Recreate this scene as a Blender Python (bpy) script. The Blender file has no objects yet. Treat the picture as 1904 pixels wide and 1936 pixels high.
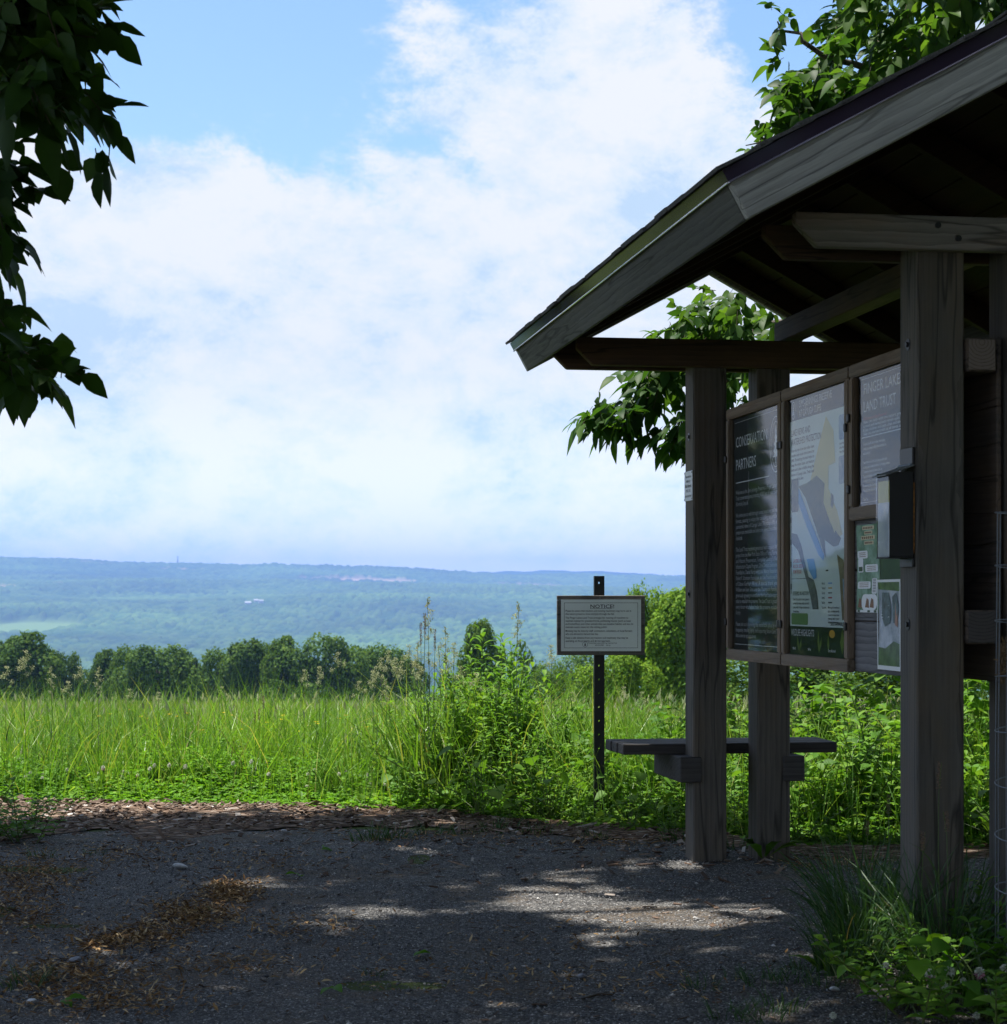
import bpy, bmesh, math, random
import numpy as np
from mathutils import Vector, Matrix

RNG = np.random.default_rng(11)
random.seed(5)
SC = bpy.context.scene
COL = SC.collection

# ------------------------------------------------------------------ camera
F, CX, HY, CAMZ = 3800.0, 952.0, 1136.0, 1.072      # focal length / horizon in reading pixels, eye height in m
cam_d = bpy.data.cameras.new('camera')
cam = bpy.data.objects.new('camera', cam_d)
COL.objects.link(cam)
cam.location = (0, 0, CAMZ)
cam.rotation_euler = (math.radians(90), 0, 0)
cam_d.sensor_fit = 'HORIZONTAL'
cam_d.sensor_width = 36.0
cam_d.lens = 36.0 * F / 1904.0
cam_d.shift_y = 168.0 / 1904.0
cam_d.clip_start = 0.05
cam_d.clip_end = 40000
cam_d.dof.use_dof = True
cam_d.dof.focus_distance = 8.3
cam_d.dof.aperture_fstop = 13
SC.camera = cam

# ------------------------------------------------------------------ light, sky, exposure
SUNV = Vector((-0.340, 0.150, 1.0)).normalized()     # towards the sun: high, from the left
sun_d = bpy.data.lights.new('sun', 'SUN')
sun_d.energy = 5.0
sun_d.angle = math.radians(0.53)
sun_d.color = (1.0, 0.955, 0.88)
sun = bpy.data.objects.new('sun', sun_d)
COL.objects.link(sun)
sun.rotation_euler = SUNV.to_track_quat('Z', 'Y').to_euler()
sun.location = (-20, 10, 60)
SC.view_settings.view_transform = 'Standard'
SC.view_settings.look = 'None'
SC.view_settings.exposure = 1.2
SC.view_settings.gamma = 1.0
SC.cycles.use_denoising = True
SC.cycles.max_bounces = 8
SC.cycles.diffuse_bounces = 3
SC.cycles.glossy_bounces = 3
SC.cycles.transmission_bounces = 4
SC.cycles.transparent_max_bounces = 8
SC.cycles.volume_bounces = 0
SC.cycles.caustics_reflective = False
SC.cycles.caustics_refractive = False


class NT:
    """tiny helper for node trees"""
    def __init__(s, tree):
        s.t = tree
        tree.nodes.clear()
    def n(s, kind, **kw):
        nd = s.t.nodes.new(kind)
        for k, v in kw.items():
            if k.startswith('i_'):
                key = k[2:]
                key = int(key) if key.isdigit() else key.replace('_', ' ')
                nd.inputs[key].default_value = v
            else:
                setattr(nd, k, v)
        return nd
    def l(s, a, b):
        s.t.links.new(a, b)
    def math(s, op, a, b=None, clamp=False):
        nd = s.n('ShaderNodeMath', operation=op, use_clamp=clamp)
        for i, v in enumerate((a, b)):
            if v is None:
                continue
            if isinstance(v, (int, float)):
                nd.inputs[i].default_value = v
            else:
                s.l(v, nd.inputs[i])
        return nd.outputs[0]
    def ramp(s, fac, stops, interp='LINEAR'):
        nd = s.n('ShaderNodeValToRGB')
        cr = nd.color_ramp
        cr.interpolation = interp
        while len(cr.elements) < len(stops):
            cr.elements.new(0.5)
        for e, (p, c) in zip(cr.elements, stops):
            e.position = p
            e.color = (c[0], c[1], c[2], 1) if not isinstance(c, (int, float)) else (c, c, c, 1)
        s.l(fac, nd.inputs[0])
        return nd.outputs[0]
    def mix(s, fac, a, b, mode='MIX'):
        nd = s.n('ShaderNodeMix', data_type='RGBA', blend_type=mode)
        for sock, v in ((nd.inputs[0], fac), (nd.inputs[6], a), (nd.inputs[7], b)):
            if isinstance(v, (int, float)):
                sock.default_value = v
            elif isinstance(v, (tuple, list)):
                sock.default_value = (v[0], v[1], v[2], 1)
            else:
                s.l(v, sock)
        return nd.outputs[2]
    def noise(s, vec, scale, detail=4, rough=0.55, dist=0.0):
        nd = s.n('ShaderNodeTexNoise')
        nd.inputs['Scale'].default_value = scale
        nd.inputs['Detail'].default_value = detail
        nd.inputs['Roughness'].default_value = rough
        nd.inputs['Distortion'].default_value = dist
        if vec is not None:
            s.l(vec, nd.inputs['Vector'])
        return nd.outputs['Fac']


def view_dir(x, y):
    return Vector(((x - CX) / F, 1.0, (HY - y) / F)).normalized()


world = bpy.data.worlds.new('World')
SC.world = world
world.use_nodes = True
w = NT(world.node_tree)
sky = w.n('ShaderNodeTexSky', sky_type='NISHITA', sun_disc=False)
sky.sun_elevation = math.radians(69.6)
sky.sun_rotation = math.radians(-66)
sky.air_density = 1.0
sky.dust_density = 0.6
sky.ozone_density = 2.2
tc = w.n('ShaderNodeTexCoord')
gen = tc.outputs['Generated']
mp = w.n('ShaderNodeMapping')
mp.inputs['Scale'].default_value = (1, 1, 1.55)
mp.inputs['Location'].default_value = (0.33, 0.1, 0.42)
w.l(gen, mp.inputs['Vector'])
n1 = w.noise(mp.outputs[0], 7.5, 13, 0.66, 0.10)
n2 = w.noise(mp.outputs[0], 24.0, 12, 0.74, 0.15)
sep = w.n('ShaderNodeSeparateXYZ')
w.l(gen, sep.inputs[0])
cover = w.math('ADD', w.math('MULTIPLY', n1, 1.0), w.math('MULTIPLY', n2, 0.80))
# more cover towards the horizon, clearer higher up
el = w.n('ShaderNodeMapRange')
el.inputs['From Min'].default_value = 0.10
el.inputs['From Max'].default_value = 0.30
el.inputs['To Min'].default_value = 0.30
el.inputs['To Max'].default_value = -0.02
el.interpolation_type = 'SMOOTHSTEP'
w.l(sep.outputs['Z'], el.inputs['Value'])
cover = w.math('ADD', cover, el.outputs[0])
for (px, py, rad, amt) in ((1090, 140, .085, .24), (1230, 330, .07, .10), (470, 40, .115, -.30), (1500, 60, .06, -.34), (560, 260, .05, .05),
                           (200, 120, .07, -.22), (60, 330, .05, .10), (430, 480, .08, .14), (900, 640, .10, .06)):
    dn = w.n('ShaderNodeVectorMath', operation='DISTANCE')
    w.l(gen, dn.inputs[0])
    dn.inputs[1].default_value = view_dir(px, py)
    mr = w.n('ShaderNodeMapRange', interpolation_type='SMOOTHSTEP')
    mr.inputs['From Min'].default_value = 0.0
    mr.inputs['From Max'].default_value = rad
    mr.inputs['To Min'].default_value = amt
    mr.inputs['To Max'].default_value = 0.0
    w.l(dn.outputs['Value'], mr.inputs['Value'])
    cover = w.math('ADD', cover, mr.outputs[0])
cm = w.n('ShaderNodeMapRange', interpolation_type='SMOOTHSTEP')
cm.inputs['From Min'].default_value = 0.79
cm.inputs['From Max'].default_value = 1.03
w.l(cover, cm.inputs['Value'])
n3 = w.noise(mp.outputs[0], 12.0, 13, 0.72, 0.12)
ccol = w.ramp(n3, [(0.37, (0.62, 0.785, 0.96)), (0.46, (0.84, 0.92, 0.985)), (0.56, (1.0, 1.0, 1.0))])
bg1 = w.n('ShaderNodeBackground')
bg1.inputs['Strength'].default_value = 0.086
tint = w.mix(1.0, sky.outputs[0], (0.90, 0.98, 1.02), 'MULTIPLY')
w.l(tint, bg1.inputs['Color'])
bg2 = w.n('ShaderNodeBackground')
bg2.inputs['Strength'].default_value = 0.435
hz_ = w.n('ShaderNodeMapRange', interpolation_type='SMOOTHSTEP')
hz_.inputs['From Min'].default_value = 0.0
hz_.inputs['From Max'].default_value = 0.13
hz_.inputs['To Min'].default_value = 1.55
hz_.inputs['To Max'].default_value = 1.0
w.l(sep.outputs['Z'], hz_.inputs['Value'])
ccol = w.mix(1.0, ccol, hz_.outputs[0], 'MULTIPLY')
w.l(ccol, bg2.inputs['Color'])
ms = w.n('ShaderNodeMixShader')
w.l(w.math('MULTIPLY', cm.outputs[0], 0.93), ms.inputs[0])
w.l(bg1.outputs[0], ms.inputs[1])
w.l(bg2.outputs[0], ms.inputs[2])
wo = w.n('ShaderNodeOutputWorld')
w.l(ms.outputs[0], wo.inputs['Surface'])

# ------------------------------------------------------------------ geometry helpers
def PX(x, y, Y):
    """a point at depth Y seen at reading pixel x, y"""
    return np.array([(x - CX) / F * Y, Y, CAMZ + (HY - y) / F * Y])

def GX(x, y):
    """the point of the flat ground seen at reading pixel x, y"""
    Y = CAMZ * F / (y - HY)
    return np.array([(x - CX) / F * Y, Y, 0.0])

def link(o, parent=None):
    COL.objects.link(o)
    if parent is not None:
        o.parent = parent
    return o

def tag(o, label=None, cat=None, group=None, kind=None):
    if label: o['label'] = label
    if cat: o['category'] = cat
    if group: o['group'] = group
    if kind: o['kind'] = kind
    return o

def thing(name, label, cat, loc=(0, 0, 0), rz=0.0, group=None):
    o = bpy.data.objects.new(name, None)
    o.empty_display_size = 0.2
    o.location = loc
    o.rotation_euler = (0, 0, rz)
    link(o)
    return tag(o, label, cat, group)

def copy_tree(o, parent=None):
    c = o.copy()
    COL.objects.link(c)
    if parent is not None:
        c.parent = parent
    for ch in list(o.children):
        copy_tree(ch, c)
    return c

class MB:
    """collects vertices and faces; build() links ONE mesh object"""
    def __init__(s):
        s.v = []; s.f = []; s.m = []; s.n = 0
    def add(s, v, faces, mi=0):
        v = np.asarray(v, dtype=np.float64).reshape(-1, 3)
        s.v.append(v)
        for fa in faces:
            fa = np.asarray(fa, dtype=np.int64)
            if fa.size:
                s.f.append(fa + s.n)
                s.m.append(mi)
        s.n += len(v)
        return s
    def box(s, x0, x1, y0, y1, z0, z1, mi=0):
        v = [(x, y, z) for z in (z0, z1) for y in (y0, y1) for x in (x0, x1)]
        return s.add(v, [np.array([(0, 2, 3, 1), (4, 5, 7, 6), (0, 1, 5, 4), (1, 3, 7, 5), (3, 2, 6, 7), (2, 0, 4, 6)])], mi)
    def prism(s, poly, axis, a0, a1, mi=0):
        """poly of 2-D points in the plane across 'axis', extruded from a0 to a1"""
        n = len(poly)
        def pt(p, a):
            return {'x': (a, p[0], p[1]), 'y': (p[0], a, p[1]), 'z': (p[0], p[1], a)}[axis]
        v = [pt(p, a0) for p in poly] + [pt(p, a1) for p in poly]
        side = np.array([(i, (i + 1) % n, n + (i + 1) % n, n + i) for i in range(n)])
        s.add(v, [side], mi)
        k = s.n - 2 * n
        s.f.append(np.array([[k + i for i in range(n)][::-1]])); s.m.append(mi)
        s.f.append(np.array([[k + n + i for i in range(n)]])); s.m.append(mi)
        return s
    def tube(s, pts, rad, sides=5, mi=0, cap=True):
        pts = np.asarray(pts, float); n = len(pts)
        rad = np.full(n, rad) if np.isscalar(rad) else np.asarray(rad, float)
        d = np.gradient(pts, axis=0)
        d /= np.linalg.norm(d, axis=1)[:, None] + 1e-12
        ref = np.array([0.0, 0, 1]) if abs(d[0][2]) < 0.9 else np.array([1.0, 0, 0])
        rings = []
        a = np.linspace(0, 2 * np.pi, sides, endpoint=False)
        for i in range(n):
            u = np.cross(d[i], ref); u /= np.linalg.norm(u) + 1e-12
            vv = np.cross(d[i], u)
            rings.append(pts[i] + rad[i] * (np.cos(a)[:, None] * u + np.sin(a)[:, None] * vv))
            ref = np.cross(u, d[i])
        i = np.arange(n - 1)[:, None] * sides; j = np.arange(sides)[None]; j2 = (j + 1) % sides
        q = np.stack([i + j, i + j2, i + sides + j2, i + sides + j], -1).reshape(-1, 4)
        s.add(np.concatenate(rings), [q], mi)
        if cap:
            k = s.n - n * sides
            s.f.append(np.array([[k + t for t in range(sides)]])); s.m.append(mi)
            s.f.append(np.array([[s.n - sides + t for t in range(sides)][::-1]])); s.m.append(mi)
        return s
    def disc(s, c, r, axis, h, sides=12, mi=0):
        """a short cylinder centred at c, along axis"""
        a = np.linspace(0, 2 * np.pi, sides, endpoint=False)
        poly = {'x': (c[1], c[2]), 'y': (c[0], c[2]), 'z': (c[0], c[1])}[axis]
        k = 'xyz'.index(axis)
        return s.prism([(poly[0] + r * math.cos(t), poly[1] + r * math.sin(t)) for t in a], axis, c[k] - h / 2, c[k] + h / 2, mi)
    def build(s, name, mats, parent=None, bevel=0.0, smooth=False, seg=1):
        me = bpy.data.meshes.new(name)
        if s.n:
            v = np.concatenate(s.v)
            me.vertices.add(len(v))
            me.vertices.foreach_set('co', v.astype(np.float32).ravel())
            tot = np.concatenate([np.full(len(f), f.shape[1]) for f in s.f]).astype(np.int32)
            idx = np.concatenate([f.ravel() for f in s.f]).astype(np.int32)
            mi = np.concatenate([np.full(len(f), m) for f, m in zip(s.f, s.m)]).astype(np.int32)
            me.loops.add(len(idx)); me.polygons.add(len(tot))
            me.loops.foreach_set('vertex_index', idx)
            me.polygons.foreach_set('loop_start', np.concatenate([[0], np.cumsum(tot)[:-1]]).astype(np.int32))
            me.polygons.foreach_set('loop_total', tot)
            me.polygons.foreach_set('material_index', mi)
            me.polygons.foreach_set('use_smooth', np.full(len(tot), smooth))
            me.update(calc_edges=True)
        for m in (mats if isinstance(mats, (list, tuple)) else [mats]):
            me.materials.append(m)
        if bevel > 0:
            bm = bmesh.new(); bm.from_mesh(me)
            bmesh.ops.recalc_face_normals(bm, faces=bm.faces)
            bmesh.ops.bevel(bm, geom=list(bm.edges), offset=bevel, segments=seg, affect='EDGES', clamp_overlap=True)
            bm.to_mesh(me); bm.free()
        o = bpy.data.objects.new(name, me)
        return link(o, parent)

def unit(v):
    return v / (np.linalg.norm(v, axis=-1, keepdims=True) + 1e-12)

OVATE = ((0.0, 0.0), (0.16, .62), (0.40, 1.0), (0.64, .82), (0.84, .40), (1.0, 0.0))
OVATE_S = ((0.0, 0.0), (0.32, 1.0), (0.68, .78), (1.0, 0.0))
LANCE = ((0.0, 0.05), (0.25, .9), (0.55, 1.0), (0.8, .55), (1.0, 0.0))
HEART = ((0.0, 0.25), (0.06, .85), (0.28, 1.12), (0.55, .9), (0.8, .45), (1.0, 0.0))

def leaves(mb, pos, dr, up, L, W, droop=0.2, fold=0.25, rows=OVATE, mi=0, curl=0.0):
    """many leaves at once; each a folded, bent strip with its own outline"""
    pos = np.asarray(pos, float); N = len(pos)
    if N == 0:
        return
    dr = unit(np.asarray(dr, float)); up = np.asarray(up, float)
    side = unit(np.cross(dr, up)); nrm = np.cross(side, dr)
    L = np.broadcast_to(L, (N,))[:, None]; W = np.broadcast_to(W, (N,))[:, None]
    droop = np.broadcast_to(droop, (N,))[:, None]
    g = np.array([0, 0, -1.0])
    out = []; layout = []
    k = 0
    for t, wd in rows:
        c = pos + dr * L * t + g * droop * L * t * t
        if wd <= 0.0:
            out.append(c[:, None]); layout.append((k,)); k += 1
        else:
            hw = W * 0.5 * wd
            e = nrm * hw * fold
            out.append(np.stack([c - side * hw + e, c - nrm * hw * 0.0, c + side * hw + e], 1))
            layout.append((k, k + 1, k + 2)); k += 3
    v = np.concatenate(out, 1).reshape(-1, 3)
    quads = []; tris = []
    for a, b in zip(layout[:-1], layout[1:]):
        if len(a) == 1:
            tris += [(a[0], b[1], b[0]), (a[0], b[2], b[1])]
        elif len(b) == 1:
            tris += [(a[0], a[1], b[0]), (a[1], a[2], b[0])]
        else:
            quads += [(a[0], a[1], b[1], b[0]), (a[1], a[2], b[2], b[1])]
    base = (np.arange(N) * k)[:, None, None]
    fs = []
    if quads: fs.append((np.array(quads)[None] + base).reshape(-1, 4))
    if tris: fs.append((np.array(tris)[None] + base).reshape(-1, 3))
    mb.add(v, fs, mi)

def blades(mb, pos, lean, H, W, bend, seg=3, mi=0, az=None):
    """grass blades: tapering strips that lean and bend over"""
    pos = np.asarray(pos, float); N = len(pos)
    if N == 0:
        return
    H = np.broadcast_to(H, (N,)); W = np.broadcast_to(W, (N,)); bend = np.broadcast_to(bend, (N,))
    if az is None:
        az = RNG.uniform(0, 2 * np.pi, N)
    out = np.stack([np.cos(lean), np.sin(lean), np.zeros(N)], 1)
    side = np.stack([np.cos(az), np.sin(az), np.zeros(N)], 1)
    rows = []
    for i in range(seg):
        t = i / seg
        c = pos + np.stack([np.zeros(N), np.zeros(N), H * (t - 0.30 * bend * t ** 3)], 1) + out * (H * bend * (0.18 * t + 0.62 * t * t))[:, None]
        hw = (W * 0.5 * (1 - 0.75 * t ** 1.6))[:, None]
        rows.append(np.stack([c - side * hw, c + side * hw], 1))
    t = 1.0
    c = pos + np.stack([np.zeros(N), np.zeros(N), H * (t - 0.30 * bend)], 1) + out * (H * bend * 0.80)[:, None]
    rows.append(c[:, None])
    v = np.concatenate(rows, 1).reshape(-1, 3)
    k = 2 * seg + 1
    base = (np.arange(N) * k)[:, None, None]
    quads = [(2 * i, 2 * i + 1, 2 * i + 3, 2 * i + 2) for i in range(seg - 1)]
    tri = [(2 * seg - 2, 2 * seg - 1, 2 * seg)]
    fs = [(np.array(tri)[None] + base).reshape(-1, 3)]
    if quads: fs.append((np.array(quads)[None] + base).reshape(-1, 4))
    mb.add(v, fs, mi)

def inpoly(x, y, poly):
    x = np.asarray(x); y = np.asarray(y); r = np.zeros(x.shape, bool)
    n = len(poly); j = n - 1
    for i in range(n):
        xi, yi = poly[i]; xj, yj = poly[j]
        c = ((yi > y) != (yj > y)) & (x < (xj - xi) * (y - yi) / (yj - yi + 1e-12) + xi)
        r ^= c; j = i
    return r

def sample_poly(poly, n):
    xs = [p[0] for p in poly]; ys = [p[1] for p in poly]
    res = []
    while len(res) < n:
        x = RNG.uniform(min(xs), max(xs), 400); y = RNG.uniform(min(ys), max(ys), 400)
        ok = inpoly(x, y, poly)
        res += list(zip(x[ok], y[ok]))
    return np.array(res[:n])

def smooth01(t):
    t = np.clip(t, 0, 1)
    return t * t * (3 - 2 * t)

def vnoise(x, y, seed=0):
    """value noise on arrays"""
    xi = np.floor(x).astype(np.int64); yi = np.floor(y).astype(np.int64)
    fx = smooth01(x - xi); fy = smooth01(y - yi)
    def h(a, b):
        q = (a * 374761393 + b * 668265263 + seed * 1442695041) & 0xffffffff
        q = ((q ^ (q >> 13)) * 1274126177) & 0xffffffff
        return ((q ^ (q >> 16)) & 0xffff) / 65535.0
    return (h(xi, yi) * (1 - fx) + h(xi + 1, yi) * fx) * (1 - fy) + (h(xi, yi + 1) * (1 - fx) + h(xi + 1, yi + 1) * fx) * fy

# ------------------------------------------------------------------ materials
def new_mat(name):
    m = bpy.data.materials.new(name)
    m.use_nodes = True
    t = NT(m.node_tree)
    out = t.n('ShaderNodeOutputMaterial')
    return m, t, out

def simple(name, col, rough=0.6, spec=0.4, metal=0.0, vary=0.0, scale=20.0, coat=0.0):
    m, t, out = new_mat(name)
    b = t.n('ShaderNodeBsdfPrincipled')
    b.inputs['Roughness'].default_value = rough
    b.inputs['Specular IOR Level'].default_value = spec
    b.inputs['Metallic'].default_value = metal
    b.inputs['Coat Weight'].default_value = coat
    b.inputs['Base Color'].default_value = (*col, 1)
    if vary > 0:
        tcn = t.n('ShaderNodeTexCoord')
        f = t.noise(tcn.outputs['Object'], scale, 5, 0.6)
        lo = tuple(c * (1 - vary) for c in col); hi = tuple(min(1, c * (1 + vary)) for c in col)
        t.l(t.ramp(f, [(0.3, lo), (0.7, hi)]), b.inputs['Base Color'])
    t.l(b.outputs[0], out.inputs['Surface'])
    return m

def leafmat(name, stops, trans=0.40, tcol=(1.25, 1.2, 0.55), rough=0.42, spec=0.35, drift=0.9):
    """foliage: colour differs from leaf to leaf; light also passes through"""
    m, t, out = new_mat(name)
    geo = t.n('ShaderNodeNewGeometry')
    c = t.ramp(geo.outputs['Random Per Island'], stops)
    tcn = t.n('ShaderNodeTexCoord')
    f = t.noise(tcn.outputs['Object'], 9.0, 3)
    c = t.mix(0.5, c, t.ramp(f, [(0.3, 0.62), (0.7, 1.25)]), 'MULTIPLY')
    f2 = t.noise(tcn.outputs['Object'], drift, 3)
    c = t.mix(1.0, c, t.ramp(f2, [(0.35, (0.60, 0.68, 0.64)), (0.65, (1.32, 1.22, 1.12))]), 'MULTIPLY')
    b = t.n('ShaderNodeBsdfPrincipled')
    b.inputs['Roughness'].default_value = rough
    b.inputs['Specular IOR Level'].default_value = spec
    t.l(c, b.inputs['Base Color'])
    tr = t.n('ShaderNodeBsdfTranslucent')
    t.l(t.mix(1.0, c, tcol, 'MULTIPLY'), tr.inputs['Color'])
    mx = t.n('ShaderNodeMixShader')
    mx.inputs[0].default_value = trans
    t.l(b.outputs[0], mx.inputs[1]); t.l(tr.outputs[0], mx.inputs[2])
    t.l(mx.outputs[0], out.inputs['Surface'])
    return m

def wood(name, axis, dark, light, warm=None, rot=None, rough=0.78, ring=1.0, crack=0.55, blotch=0.6):
    """weathered timber; the grain runs along 'axis' of the object"""
    m, t, out = new_mat(name)
    tcn = t.n('ShaderNodeTexCoord')
    vec = tcn.outputs['Object']
    if rot is not None:
        mr = t.n('ShaderNodeMapping'); mr.inputs['Rotation'].default_value = rot
        t.l(vec, mr.inputs['Vector']); vec = mr.outputs[0]
    def stretch(al, ac, off=(0, 0, 0)):
        mpn = t.n('ShaderNodeMapping')
        s = [ac, ac, ac]; s['XYZ'.index(axis)] = al
        mpn.inputs['Scale'].default_value = s
        mpn.inputs['Location'].default_value = off
        t.l(vec, mpn.inputs['Vector'])
        return mpn.outputs[0]
    fine = t.noise(stretch(5.5, 170), 1.0, 7, 0.72)
    mid = t.noise(stretch(1.1, 24, (3, 7, 1)), 1.0, 6, 0.62, 0.6)
    blot = t.noise(stretch(1.6, 5.0, (9, 2, 4)), 1.0, 5, 0.6)
    wv = t.n('ShaderNodeTexWave', wave_type='RINGS', rings_direction=axis, wave_profile='SAW')
    wv.inputs['Scale'].default_value = 15
    wv.inputs['Distortion'].default_value = 3.2
    wv.inputs['Detail'].default_value = 3
    wv.inputs['Detail Scale'].default_value = 1.4
    t.l(stretch(0.35, 1.0, (.31, .22, .4)), wv.inputs['Vector'])
    g = t.math('ADD', t.math('MULTIPLY', fine, 0.55), t.math('MULTIPLY', mid, 0.40))
    g = t.math('ADD', g, t.math('MULTIPLY', wv.outputs['Fac'], 0.20 * ring))
    c = t.ramp(g, [(0.25, dark), (0.52, tuple((a + b) / 2 for a, b in zip(dark, light))), (0.85, light)])
    if warm is not None:
        c = t.mix(t.ramp(blot, [(0.45, 0.0), (0.72, 0.75)]), c, warm)
    c = t.mix(blotch, c, t.ramp(blot, [(0.28, 0.68), (0.5, 1.0), (0.75, 1.2)]), 'MULTIPLY')
    # long drying cracks and a few knots
    ck = t.noise(stretch(0.55, 9.0, (5, 1, 8)), 1.0, 3, 0.5, 0.3)
    line = t.math('ABSOLUTE', t.math('SUBTRACT', ck, 0.5))
    crk = t.ramp(line, [(0.0, 1.0 - crack), (0.006, 1.0 - crack * 0.7), (0.014, 1.0)])
    c = t.mix(1.0, c, crk, 'MULTIPLY')
    vo = t.n('ShaderNodeTexVoronoi'); vo.inputs['Scale'].default_value = 1.0
    t.l(stretch(1.5, 4.2, (2, 5, 3)), vo.inputs['Vector'])
    kn = t.ramp(vo.outputs['Distance'], [(0.0, 0.25), (0.05, 0.45), (0.085, 1.0)])
    c = t.mix(0.8, c, kn, 'MULTIPLY')
    b = t.n('ShaderNodeBsdfPrincipled')
    b.inputs['Roughness'].default_value = rough
    b.inputs['Specular IOR Level'].default_value = 0.3
    t.l(c, b.inputs['Base Color'])
    bp = t.n('ShaderNodeBump'); bp.inputs['Strength'].default_value = 0.5; bp.inputs['Distance'].default_value = 0.0025
    t.l(t.math('ADD', g, t.math('MULTIPLY', crk, 0.6)), bp.inputs['Height'])
    t.l(bp.outputs[0], b.inputs['Normal'])
    t.l(b.outputs[0], out.inputs['Surface'])
    return m

def endgrain(name, dark, light, centre):
    m, t, out = new_mat(name)
    tcn = t.n('ShaderNodeTexCoord')
    mpn = t.n('ShaderNodeMapping'); mpn.inputs['Location'].default_value = [-c for c in centre]
    t.l(tcn.outputs['Object'], mpn.inputs['Vector'])
    wv = t.n('ShaderNodeTexWave', wave_type='RINGS', rings_direction='Y', wave_profile='SAW')
    wv.inputs['Scale'].default_value = 32; wv.inputs['Distortion'].default_value = 1.2
    wv.inputs['Detail'].default_value = 2; wv.inputs['Detail Scale'].default_value = 2
    t.l(mpn.outputs[0], wv.inputs['Vector'])
    f = t.noise(tcn.outputs['Object'], 60, 4)
    c = t.ramp(t.math('ADD', t.math('MULTIPLY', wv.outputs['Fac'], 0.8), t.math('MULTIPLY', f, 0.3)), [(0.15, light), (0.7, light), (1.0, dark)])
    b = t.n('ShaderNodeBsdfPrincipled'); b.inputs['Roughness'].default_value = 0.85
    t.l(c, b.inputs['Base Color']); t.l(b.outputs[0], out.inputs['Surface'])
    return m

M = {}
GREY_D, GREY_L = (0.040, 0.042, 0.050), (0.30, 0.29, 0.285)
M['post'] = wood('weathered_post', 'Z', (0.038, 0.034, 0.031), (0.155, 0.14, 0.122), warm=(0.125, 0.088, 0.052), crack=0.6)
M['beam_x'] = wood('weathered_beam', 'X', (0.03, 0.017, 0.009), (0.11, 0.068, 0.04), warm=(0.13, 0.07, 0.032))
M['beam_f'] = wood('grey_lit_front_beam', 'X', (0.075, 0.064, 0.054), (0.3, 0.27, 0.24), warm=(.22,.115,.05), ring=1.6)  # weathered grey; also a lit copy, paler in colour than the backlit far beams
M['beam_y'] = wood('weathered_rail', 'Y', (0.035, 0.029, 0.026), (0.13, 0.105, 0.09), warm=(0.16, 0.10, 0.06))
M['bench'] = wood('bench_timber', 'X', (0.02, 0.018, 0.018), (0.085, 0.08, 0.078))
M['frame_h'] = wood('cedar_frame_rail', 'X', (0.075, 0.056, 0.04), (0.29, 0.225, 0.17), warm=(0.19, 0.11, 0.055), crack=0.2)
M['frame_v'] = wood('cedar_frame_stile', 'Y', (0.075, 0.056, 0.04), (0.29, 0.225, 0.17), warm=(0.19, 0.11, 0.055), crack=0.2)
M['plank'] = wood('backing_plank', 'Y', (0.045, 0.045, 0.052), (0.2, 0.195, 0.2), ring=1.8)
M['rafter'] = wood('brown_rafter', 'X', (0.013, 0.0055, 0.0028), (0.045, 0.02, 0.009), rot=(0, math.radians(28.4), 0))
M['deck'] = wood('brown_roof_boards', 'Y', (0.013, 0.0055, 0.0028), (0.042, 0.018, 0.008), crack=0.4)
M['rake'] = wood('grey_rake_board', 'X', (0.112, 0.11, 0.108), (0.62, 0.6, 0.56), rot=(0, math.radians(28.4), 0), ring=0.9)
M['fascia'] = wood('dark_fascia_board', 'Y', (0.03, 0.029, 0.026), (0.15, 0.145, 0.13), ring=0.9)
M['end1'] = endgrain('sawn_end_grain', (0.06, 0.045, 0.036), (0.20, 0.155, 0.13), (0.185, 0, 1.80))
M['end2'] = endgrain('dark_end_grain', (0.022, 0.020, 0.020), (0.075, 0.065, 0.062), (0.185, 0, 1.10))
M['trim'] = simple('plum_metal_trim', (0.046, 0.032, 0.056), rough=0.07, spec=0.38)
M['hem'] = simple('pale_metal_hem', (0.92, 0.91, 0.94), rough=0.22, metal=0.9)
M['plum_hem'] = simple('plum_hem', (0.42, 0.36, 0.46), rough=0.3, metal=0.6)
M['steel'] = simple('dark_steel', (0.018, 0.018, 0.020), rough=0.42, spec=0.5)
M['zinc'] = simple('zinc_wire', (0.17, 0.19, 0.21), rough=0.5, metal=0.7)
M['black'] = simple('black_plastic', (0.010, 0.011, 0.014), rough=0.4, spec=0.4)
M['white'] = simple('white_plate', (0.72, 0.73, 0.74), rough=0.5, vary=0.06)
M['ink'] = simple('black_ink', (0.012, 0.013, 0.018), rough=0.6)
M['greywhite'] = simple('grey_lettering', (0.42, 0.43, 0.44), rough=0.5)
M['palewhite'] = simple('white_lettering', (0.80, 0.81, 0.82), rough=0.5)
M['bark'] = wood('grey_bark', 'Z', (0.035, 0.030, 0.026), (0.17, 0.15, 0.13), crack=0.9)
M['twig'] = simple('brown_twig', (0.065, 0.045, 0.030), rough=0.8, vary=0.3)
M['leaf_near'] = leafmat('hickory_leaf', [(0.0, (0.020, 0.052, 0.006)), (0.6, (0.030, 0.074, 0.009)), (1.0, (0.046, 0.104, 0.013))], trans=0.36, rough=0.5, spec=0.18)
M['leaf_far'] = leafmat('ash_leaf', [(0.0, (0.027, 0.077, 0.013)), (0.6, (0.045, 0.113, 0.016)), (1.0, (0.077, 0.158, 0.023))], trans=0.52, rough=0.5, spec=0.16)
M['weed'] = leafmat('weed_leaf', [(0.0, (0.065, 0.169, 0.020)), (0.55, (0.116, 0.263, 0.029)), (1.0, (0.189, 0.338, 0.050))], trans=0.42, rough=0.55, spec=0.16)
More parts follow.
